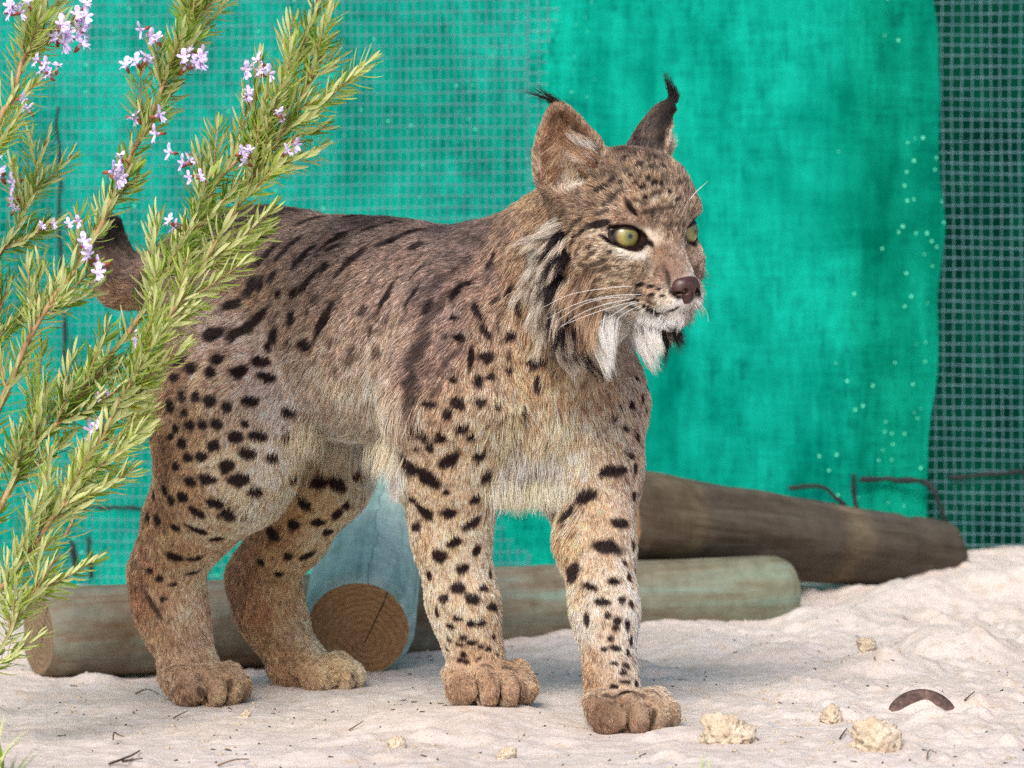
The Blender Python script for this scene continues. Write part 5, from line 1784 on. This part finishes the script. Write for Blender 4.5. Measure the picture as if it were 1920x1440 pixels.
ROOT = np.array([-0.66, -0.10, float(sand_z(np.array([-.66]), np.array([-.10]))[0]) - .02])
bush = tag(empty('rosemary_bush', ROOT), 'flowering rosemary bush with leaning woody stems in front of the tail', 'bush')


def bush_child(o, parent=None):
    o.parent = parent or bush
    o.matrix_parent_inverse = Matrix.Translation(-Vector(ROOT))
    return o


pr = np.random.default_rng(21)


def frame_of(tg):
    tg = nrm(tg)
    a = np.array([0, 0, 1.0]) if abs(tg[2]) < .9 else np.array([1.0, 0, 0])
    u = nrm(np.cross(tg, a))
    return tg, u, np.cross(tg, u)


ALL_LEAVES = []          # (branch index, base, direction, up, length, width scale, kind)


def leaves_on(bi, P, density, L0, taper=True, start=0.0, spread=(38, 66)):
    d = np.concatenate([[0], np.cumsum(np.linalg.norm(np.diff(P, axis=0), axis=1))])
    s = start
    rot = pr.uniform(0, 6.28)
    while s < d[-1]:
        f = s / d[-1]
        p = np.array([np.interp(s, d, P[:, a]) for a in range(3)])
        q = np.array([np.interp(min(s + .004, d[-1]), d, P[:, a]) for a in range(3)])
        q0 = np.array([np.interp(max(s - .004, 0), d, P[:, a]) for a in range(3)])
        tg, u, w = frame_of(q - q0)
        rot += 1.57 + pr.normal(0, .25)
        for k in range(2):
            an = rot + k * math.pi + pr.normal(0, .2)
            out = u * math.cos(an) + w * math.sin(an)
            el = R(pr.uniform(*spread)) * (1.0 if f < .85 else .6)
            dr = nrm(tg * math.cos(el) + out * math.sin(el) + np.array([0, 0, -.06]))
            up = nrm(tg * math.sin(el) - out * math.cos(el))
            ALL_LEAVES.append((bi, p + out * .0012, dr, up, L0 * pr.uniform(.70, 1.25) * (1 - .35 * max(0, f - .8) / .2 if taper else 1), pr.uniform(1.1, 1.65), 0))
        s += density * 1.05 * pr.uniform(.7, 1.3)


BRANCH = []


def branch(pix, Ys, r0, r1, leaf_d=.0048, L0=.024, shoots=14, from_root=True, shoot_len=(.025, .055)):
    bi = len(BRANCH)
    pts = [at(x, y, Yv) for (x, y), Yv in zip(pix, np.interp(np.linspace(0, 1, len(pix)), np.linspace(0, 1, len(Ys)), Ys))]
    if from_root:
        p0 = pts[0]
        d0 = nrm(pts[0] - pts[1])
        mid = p0 * .5 + ROOT * .5 + d0 * .05
        pts = [ROOT + np.array([pr.normal(0, .012), pr.normal(0, .012), 0]), mid] + pts
    P = catmull(pts, 90)
    P = P + np.stack([fbm(P, 30, 2, 3 + bi), fbm(P, 30, 2, 13 + bi), fbm(P, 30, 2, 23 + bi)], 1) * .0016
    n = len(P)
    mb = MB()
    rr = np.linspace(r0, r1, n) * (1 + .12 * vnoise(P, 120, bi))
    mb.tube(P, rr, 8)
    k0 = int(n * (2 / (len(pts) - 1)) * .8) if from_root else 0
    leaves_on(bi, P[k0:], leaf_d, L0)
    for q in range(shoots):
        i = pr.integers(k0 + 2, n - 6)
        tg, u, w = frame_of(P[i + 1] - P[i - 1])
        an = pr.uniform(0, 6.28)
        out = u * math.cos(an) + w * math.sin(an)
        dr = nrm(tg * .72 + out * .62)
        L = pr.uniform(*shoot_len)
        S = np.array([P[i] + dr * L * f + tg * L * .35 * f * f + np.array([0, 0, .06 * L * f * f]) for f in np.linspace(0, 1, 9)])
        mb.tube(S, np.linspace(.0013, .0006, 9), 6)
        leaves_on(bi, S, .0030, L0 * .86, start=.004, spread=(28, 60))
    o = bush_child(mb.build('branch', M_STEM))
    BRANCH.append(o)
    return P


branch([(-20, 985), (50, 857), (113, 787), (170, 717), (223, 647), (273, 577), (317, 500), (373, 407), (415, 330), (483, 257), (530, 160), (565, 90), (600, 0), (625, -70)], (-.16, -.13, -.10, -.10), .0032, .0016, .0040, .0250, 38, shoot_len=(.025, .065))
branch([(-20, 1130), (42, 1052), (96, 977), (146, 902), (190, 820), (230, 740), (293, 633), (323, 587), (363, 523), (400, 463), (440, 400), (470, 340), (505, 293), (553, 200), (585, 140), (610, 90)], (-.22, -.16, -.12, -.10), .0030, .0012, .0040, .0255, 46, shoot_len=(.025, .070))
branch([(-40, 1270), (12, 1198), (42, 1140), (80, 1085), (110, 1040)], (-.26, -.24), .0022, .0010, .0042, .022, 7)
branch([(-40, 850), (17, 723), (37, 677), (73, 603), (110, 547), (147, 493), (180, 437), (220, 353), (247, 290), (277, 230), (310, 160), (333, 103), (360, 53), (380, 0), (400, -60)], (-.10, -.06, -.06), .0034, .0018, .0044, .0250, 28)
branch([(-60, 400), (0, 225), (20, 190), (40, 130), (60, 80), (83, 0), (100, -60)], (-.08, -.05), .0036, .0022, .0044, .0255, 12)
branch([(-50, 560), (0, 478), (33, 430), (50, 380), (70, 315), (92, 250)], (-.02, .0), .0024, .0010, .0040, .0225, 9)
branch([(-60, 700), (-15, 620), (8, 560), (20, 520)], (.0, .0), .0022, .0012, .0044, .023, 5)
branch([(-60, 1000), (-10, 900), (20, 860), (60, 790), (75, 740)], (-.04, -.02), .0022, .0010, .0044, .023, 7)
branch([(120, 1010), (165, 905), (205, 840), (245, 800), (270, 760)], (-.02, .02), .0020, .0008, .0042, .022, 7, from_root=False)

# the largest leaves are objects of their own, the rest is joined branch by branch
LEAFME = []
for k, (V, Q) in enumerate(LEAVES):
    me = mesh('leaf', V, Q)
    me.materials.append(M_LEAF)
    LEAFME.append(me)


def leaf_matrix(p, dr, up, L, ws):
    y = nrm(dr)
    z = nrm(up - y * (up @ y))
    x = np.cross(y, z)
    return np.column_stack([x * L * ws, y * L, z * L]), p


inframe = []
for i, lf in enumerate(ALL_LEAVES):
    px = to_px(lf[1][None])[0]
    if 0 < px[0] < 700 and 0 < px[1] < 1440:
        inframe.append((-lf[4] * lf[5] * abs(lf[3][1]), i))
inframe.sort()
single = {i for _, i in inframe[:290]}
parts = {}
for i, (bi, p, dr, up, L, ws, kd) in enumerate(ALL_LEAVES):
    Mx, p0 = leaf_matrix(p, dr, up, L, ws)
    k = i % len(LEAVES)
    if i in single:
        o = bpy.data.objects.new('leaf', LEAFME[k])
        C.objects.link(o)
        o.matrix_world = Matrix(((*Mx[0], p0[0]), (*Mx[1], p0[1]), (*Mx[2], p0[2]), (0, 0, 0, 1)))
        bush_child(o, BRANCH[bi])
    else:
        V, Q = LEAVES[k]
        parts.setdefault(bi, MB()).add(V @ Mx.T + p0, Q)
for bi, mb in parts.items():
    o = bush_child(mb.build('leaves', M_LEAF), BRANCH[bi])
    tag(o, kind='stuff')
print('LEAVES', len(ALL_LEAVES))
for o in BRANCH:
    for ch in o.children:
        ch.matrix_parent_inverse = o.matrix_world.inverted() if False else Matrix.Translation(-Vector(ROOT))
# branches sit at the bush origin with an inverse offset, so their children only need the same offset once
for o in BRANCH:
    o.matrix_parent_inverse = Matrix.Identity(4)
    o.location = -Vector(ROOT)
    for ch in o.children:
        ch.matrix_parent_inverse = Matrix.Identity(4)


LB = np.array([lf[1] for lf in ALL_LEAVES])


# flowers: two-lipped, lilac, with long stamens
def flower(px, py, bi, Y, s=1.0, n=3):
    mbp, mbc = MB(), MB()
    c0 = at(px, py, Y)
    i_ = ((LB - c0) ** 2 * np.array([1, .25, 1])).sum(1).argmin()
    b_ = LB[i_]
    c0[1] = b_[1] - .009
    s = s * 1.25
    dv = c0 - b_
    if np.linalg.norm(dv) > .014:
        c0 = b_ + dv * .014 / np.linalg.norm(dv)
    if np.linalg.norm(b_ - c0) > .002:
        mbc.tube(catmull([b_, (b_ + c0) / 2 + np.array([0, 0, .002]), c0], 6), .0007, 5)
    for q in range(n):
        c = c0 + pr.normal(0, .0042 * s, 3) if n > 1 else c0
        d = nrm(np.array([pr.uniform(-.9, .9), -pr.uniform(.3, 1.0), pr.uniform(-.25, .9)]))
        tg, u, w = frame_of(d)
        mbc.tube([c - d * .005 * s, c - d * .002 * s, c + d * .0005 * s], [.0007 * s, .0015 * s, .0013 * s], 6)
        mbp.tube([c, c + d * .004 * s], [.0010 * s, .0015 * s], 6, False)
        for (an, L, wd, drp) in ((90, .006, .0030, .4), (130, .005, .0026, .3), (-90, .0075, .0042, -.5), (-20, .005, .0024, -.2), (200, .005, .0024, -.2)):
            o_ = u * math.cos(R(an)) + w * math.sin(R(an))
            sd = nrm(np.cross(d, o_))
            V, Q = [], []
            for k, (t, ww) in enumerate(((0, .3), (.35, .8), (.7, 1.0), (1.0, .55))):
                pc = c + d * (.004 + .002 * t) * s + o_ * L * t * s + d * drp * .003 * t * t * s
                V += [pc - sd * wd * ww * .5 * s, pc + d * .0004 * s, pc + sd * wd * ww * .5 * s]
                if k:
                    a = (k - 1) * 3
                    Q += [(a, a + 1, a + 4, a + 3), (a + 1, a + 2, a + 5, a + 4)]
            mbp.add(np.array(V), np.array(Q))
        for sg in (-1, 1):
            o_ = nrm(w + sg * .35 * u)
            S = np.array([c + d * (.004 + .006 * t - .004 * t * t) * s + o_ * (.009 * t - .002 * t * t) * s for t in np.linspace(0, 1, 6)])
            mbp.tube(S, .00028 * s, 4)
    o = mbp.build('flower', M_PETAL)
    bush_child(o, BRANCH[bi])
    o.matrix_parent_inverse = Matrix.Identity(4)
    c_ = mbc.build('calyx', M_CALYX)
    bush_child(c_, BRANCH[bi])
    c_.matrix_parent_inverse = Matrix.Identity(4)


for px, py, bi, Y, s, n in ((30, 22, 4, -.09, 1.1, 4), (140, 25, 4, -.09, 1.1, 4), (118, 80, 4, -.1, 1.3, 5), (160, 72, 4, -.09, 1.1, 3), (75, 122, 4, -.08, .9, 3), (160, 130, 4, -.08, .9, 2), (8, 30, 4, -.09, 1.0, 3), (255, 122, 3, -.09, 1.1, 4), (285, 65, 3, -.09, 1.0, 3), (350, 128, 3, -.1, 1.1, 4), (388, 130, 3, -.1, 1.0, 3), (492, 124, 0, -.13, 1.1, 4), (45, 205, 4, -.08, .9, 2),
                            (455, 182, 0, -.13, .8, 3), (237, 220, 3, -.1, .9, 2), (298, 226, 3, -.1, 1.1, 2), (525, 222, 0, -.13, .8, 2), (318, 292, 3, -.1, 1.0, 3), (545, 285, 0, -.13, .9, 2), (190, 322, 3, -.1, 1.2, 3), (232, 300, 3, -.1, .8, 2), (465, 300, 1, -.13, .9, 3), (18, 328, 5, -.03, 1.2, 4), (6, 385, 5, -.03, .9, 2), (135, 415, 3, -.1, .8, 2), (185, 492, 3, -.12, 1.2, 4), (330, 420, 0, -.13, .9, 2), (370, 330, 0, -.13, .8, 2), (188, 820, 1, -.15, 1.2, 5), (85, 420, 5, -.03, .7, 2), (255, 632, 0, -.13, .7, 2), (195, 740, 0, -.13, .6, 2)):
    flower(px, py, bi, Y, s, n)
# the one yellowed leaf
Mx, p0 = leaf_matrix(at(222, 760, -.15), nrm(np.array([.95, -.1, -.1])), np.array([0, -.5, .8]), .024, 1.6)
me = mesh('leaf', LEAVES[3][0] @ Mx.T + p0, LEAVES[3][1])
o = link('leaf', me, None, M_LEAFY)
bush_child(o, BRANCH[1])
o.matrix_parent_inverse = Matrix.Identity(4)
o['label'] = 'yellowed leaf'


# ------------------------------------------------------------------ small things on the sand
def on_sand(px, py, Y0=0.0):
    """walk a pixel ray down to the sand surface"""
    ys = np.linspace(-1.2, 1.25, 2500)
    P = np.array([at(px, py, y) for y in (ys[0], ys[-1])])
    t = np.linspace(0, 1, 2500)[:, None]
    L = P[0] * (1 - t) + P[1] * t
    z = sand_z(L[:, 0], L[:, 1])
    i = np.argmax(L[:, 2] < z)
    return np.array([L[i, 0], L[i, 1], z[i]])


tcl = NT('damp_sand_clod')
v_ = tcl.coord()
k1 = tcl.noise(v_, 40, 5, .65)
k2 = tcl.noise(v_, 420, 3, .7)
cc_ = tcl.ramp(k1, [(0.3, tuple(s2l((190, 168, 140)))), (0.6, tuple(s2l((214, 200, 180)))), (0.8, tuple(s2l((224, 214, 202))))])
cc_ = tcl.mix(0.6, cc_, tcl.ramp(k2, [(0.3, (0.5, 0.45, 0.4)), (0.5, (1, 1, 1))]), 'MULTIPLY')
tcl.l(cc_, tcl.b.inputs['Base Color'])
tcl.b.inputs['Roughness'].default_value = .95
tcl.l(tcl.bump(tcl.math('ADD', k1, tcl.math('MULTIPLY', k2, .5)), .7, .004), tcl.b.inputs['Normal'])
M_CLOD = tcl.m


def clod(p, r, seed, name='sand_clod', mat=None, flat=.92):
    bm = bmesh.new()
    bmesh.ops.create_icosphere(bm, subdivisions=5, radius=1.0)
    V = np.array([v.co[:] for v in bm.verts])
    F = np.array([[v.index for v in f.verts] for f in bm.faces])
    bm.free()
    d = 1 + .30 * fbm(V, 1.3, 3, seed) + .20 * fbm(V, 4.0, 4, seed + 9, .6) + .06 * fbm(V, 16, 2, seed + 5)
    V = V * d[:, None] * np.array([1, .9, flat]) * r
    o = link(name, mesh(name, V, F), None, mat or M_CLOD)
    o.location = p + np.array([0, 0, r * flat * .30])
    return o


for px, py, r, lab in ((1370, 1392, .022, 'round yellowish clod of damp sand beside the forward paw'), (1635, 1402, .021, 'crumbling yellow clod of sand below the half buried dark rim'), (1560, 1352, .011, 'flat yellowish sand crumb between the two big clods'), (745, 1402, .0085, 'small sand clod in front of the near forepaw'), (948, 1422, .008, 'small pale clod on the open sand'), (462, 1343, .005, 'tiny yellow clod by the near hind paw'), (1625, 1218, .010, 'small sand clod on the dug sand past the green pole end')):
    p = on_sand(px, py)
    tag(clod(p, r, int(px)), lab, 'sand clod', 'clods of damp sand')

# half-buried rim
tr_ = NT('rusty_rim')
q1 = tr_.noise(tr_.coord(), 130, 5, .7)
tr_.l(tr_.ramp(q1, [(0.3, tuple(s2l((48, 36, 34)))), (0.5, tuple(s2l((86, 66, 60)))), (0.7, tuple(s2l((128, 104, 96))))]), tr_.b.inputs['Base Color'])
tr_.b.inputs['Roughness'].default_value = .8
tr_.l(tr_.bump(q1, .5, .001), tr_.b.inputs['Normal'])
c = on_sand(1730, 1322)
ths = np.linspace(R(-20), R(200), 40)
prof = [(.034, -.006), (.0370, -.003), (.0375, .003), (.034, .006), (.004, .007), (.004, -.007)]
V = []
for th in ths:
    for rr_, dy in prof:
        V.append((c[0] + rr_ * math.cos(th) * 1.0, c[1] + dy + .010 * math.sin(th), c[2] - .022 + rr_ * math.sin(th) * .95))
V = np.array(V)
m_ = len(prof)
Q = [[i * m_ + j, i * m_ + (j + 1) % m_, (i + 1) * m_ + (j + 1) % m_, (i + 1) * m_ + j] for i in range(len(ths) - 1) for j in range(m_)]
o = link('buried_rim', mesh('buried_rim', V, np.array(Q)), None, tr_.m)
tag(o, 'dark speckled curved rim half buried in the sand', 'buried rim')

# twigs
M_TWIG = plain('dry_twig', tuple(s2l((112, 88, 66))), .8)
M_TWIGD = plain('dark_twig', tuple(s2l((66, 52, 42))), .8)


def twig(pix, r, lab, mat=M_TWIG, lift=.002):
    P = [on_sand(x, y) + np.array([0, 0, lift + .003 * (k % 2)]) for k, (x, y) in enumerate(pix)]
    mb = MB()
    Pc = catmull(P, 14)
    mb.tube(Pc, np.linspace(r, r * .5, 14), 6)
    tag(mb.build('twig', mat), lab, 'twig', 'dry twigs lying on the sand')


twig([(205, 1437), (245, 1428), (262, 1412)], .0012, 'forked thin twig at the very front of the open sand', M_TWIGD)
twig([(228, 1432), (268, 1433)], .0010, 'straight short twig touching the forked twig', M_TWIGD)
twig([(254, 1304), (276, 1302), (298, 1304)], .0010, 'thin curved twig beside the heel of the near hind paw')
twig([(325, 1350), (352, 1342)], .0008, 'short straw bit in front of the near hind paw')
twig([(408, 1440), (440, 1436), (466, 1428)], .0010, 'long thin stalk on the open sand')
twig([(655, 1373), (682, 1362)], .0007, 'fine stalk in front of the far hind paw')
twig([(1575, 1388), (1588, 1376)], .0010, 'short stub of twig beside the crumbling clod', M_TWIGD)
twig([(1738, 1428), (1742, 1418), (1756, 1416)], .0008, 'tiny hooked twig on the open sand')
twig([(1808, 1318), (1828, 1306)], .0008, 'short thin twig beside the half buried rim', M_TWIGD)
twig([(1640, 1242), (1641, 1215)], .0008, 'small upright stalk in the dug sand', lift=.004)
twig([(212, 1400), (214, 1392), (222, 1390), (232, 1400)], .0008, 'small looped stalk on the open sand', lift=.006)

# litter: specks and crumbs nobody could count
mb = MB()
lrn = np.random.default_rng(17)
for k in range(420):
    x, y = lrn.uniform(-.6, .65), lrn.uniform(-.55, .75)
    z = float(sand_base(np.array([x]), np.array([y]))[0])
    a = lrn.uniform(0, 3.14)
    L = .0008 + .0035 * lrn.random() ** 4
    w = lrn.uniform(.0004, .0009)
    d = np.array([math.cos(a) * L, math.sin(a) * L, lrn.normal(0, .0004)])
    mb.tube([np.array([x, y, z]) - d, np.array([x, y, z]) + d], w, 5)
SPK = np.concatenate(mb.V)
zz = sand_z(SPK[:, 0], SPK[:, 1]) - sand_base(SPK[:, 0], SPK[:, 1])
SPK[:, 2] += zz + .0004
mb.V = [SPK]
tag(mb.build('plant_litter', M_TWIGD), 'scattered dark specks of plant litter on the sand', 'litter', kind='stuff')
mb = MB()
CL = [on_sand(a_, b_) for a_, b_ in ((1370, 1392), (1635, 1402), (1560, 1352), (745, 1402), (1625, 1218), (1820, 1240), (1450, 1300))]
for k in range(1900):
    x, y = lrn.uniform(-.6, .7), lrn.uniform(-.55, .95)
    if k >= 1500:
        q_ = CL[k % len(CL)]
        x, y = q_[0] + lrn.normal(0, .025), q_[1] + lrn.normal(0, .03)
    r_ = .0008 + .0026 * lrn.random() ** 4
    V = np.array([(1, 0, 0), (-1, 0, 0), (0, 1, 0), (0, -1, 0), (0, 0, 1), (0, 0, -1)]) * r_ * lrn.uniform(.7, 1.2, (6, 1))
    mb.add(V + np.array([x, y, 0]), np.array([(0, 2, 4), (2, 1, 4), (1, 3, 4), (3, 0, 4), (2, 0, 5), (1, 2, 5), (3, 1, 5), (0, 3, 5)]))
SPK = np.concatenate(mb.V)
ctr = SPK.reshape(-1, 6, 3).mean(1)
SPK[:, 2] += np.repeat(sand_z(ctr[:, 0], ctr[:, 1]), 6)
mb.V = [SPK]
tag(mb.build('sand_crumbs', M_CLOD), 'small crumbs of damp sand strewn over the ground', 'sand', kind='stuff')

# weeds and grass close to the camera
M_GRASS = leaf_mat('pale_grass', (tuple(s2l((140, 160, 90))), tuple(s2l((176, 190, 130))), tuple(s2l((200, 208, 160)))), tuple(s2l((190, 200, 150))))


def tuft(px, Y, top, n, h, sp, lab, mat=M_GRASS, w=.0022):
    p = at(px, top, Y)
    g = np.array([p[0], Y, float(sand_z(np.array([p[0]]), np.array([Y]))[0]) - .004])
    H = (p[2] - g[2]) if h is None else h
    t_ = tag(empty('grass_tuft', g), lab, 'grass')
    for k in range(n):
        a = pr.uniform(0, 6.28)
        ln = pr.uniform(.6, 1.05) * H
        out = np.array([math.cos(a), math.sin(a), 0]) * sp
        b0 = pr.normal(0, .003, 3) * np.array([1, 1, 0])
        V, Q = [], []
        sd = np.array([-math.sin(a + .7), math.cos(a + .7), 0])
        for i, t in enumerate(np.linspace(0, 1, 6)):
            c_ = b0 + out * t * t + np.array([0, 0, ln * (t - .18 * t * t)])
            ww = w * (1 - t) ** .7 + .0001
            V += [c_ - sd * ww, c_ + sd * ww]
            if i:
                q = (i - 1) * 2
                Q.append((q, q + 1, q + 3, q + 2))
        link('blade', mesh('blade', np.array(V), np.array(Q)), t_, mat)


tuft(1305, -.85, 1365, 5, None, .012, 'pale blurred grass tuft near the round clod of sand')
tuft(1497, -.95, 1350, 4, None, .016, 'tall pale grass tuft leaning up before the crumbling clod')
tuft(15, -.75, 1345, 9, None, .03, 'low green weed tuft under the rosemary stems', leaf_mat('weed_green', (tuple(s2l((80, 110, 50))), tuple(s2l((110, 140, 64))), tuple(s2l((150, 170, 100)))), tuple(s2l((130, 150, 90)))))
tuft(-5, -.5, 1300, 7, None, .03, 'brownish green sprig standing at the foot of the rosemary', M_LEAF)
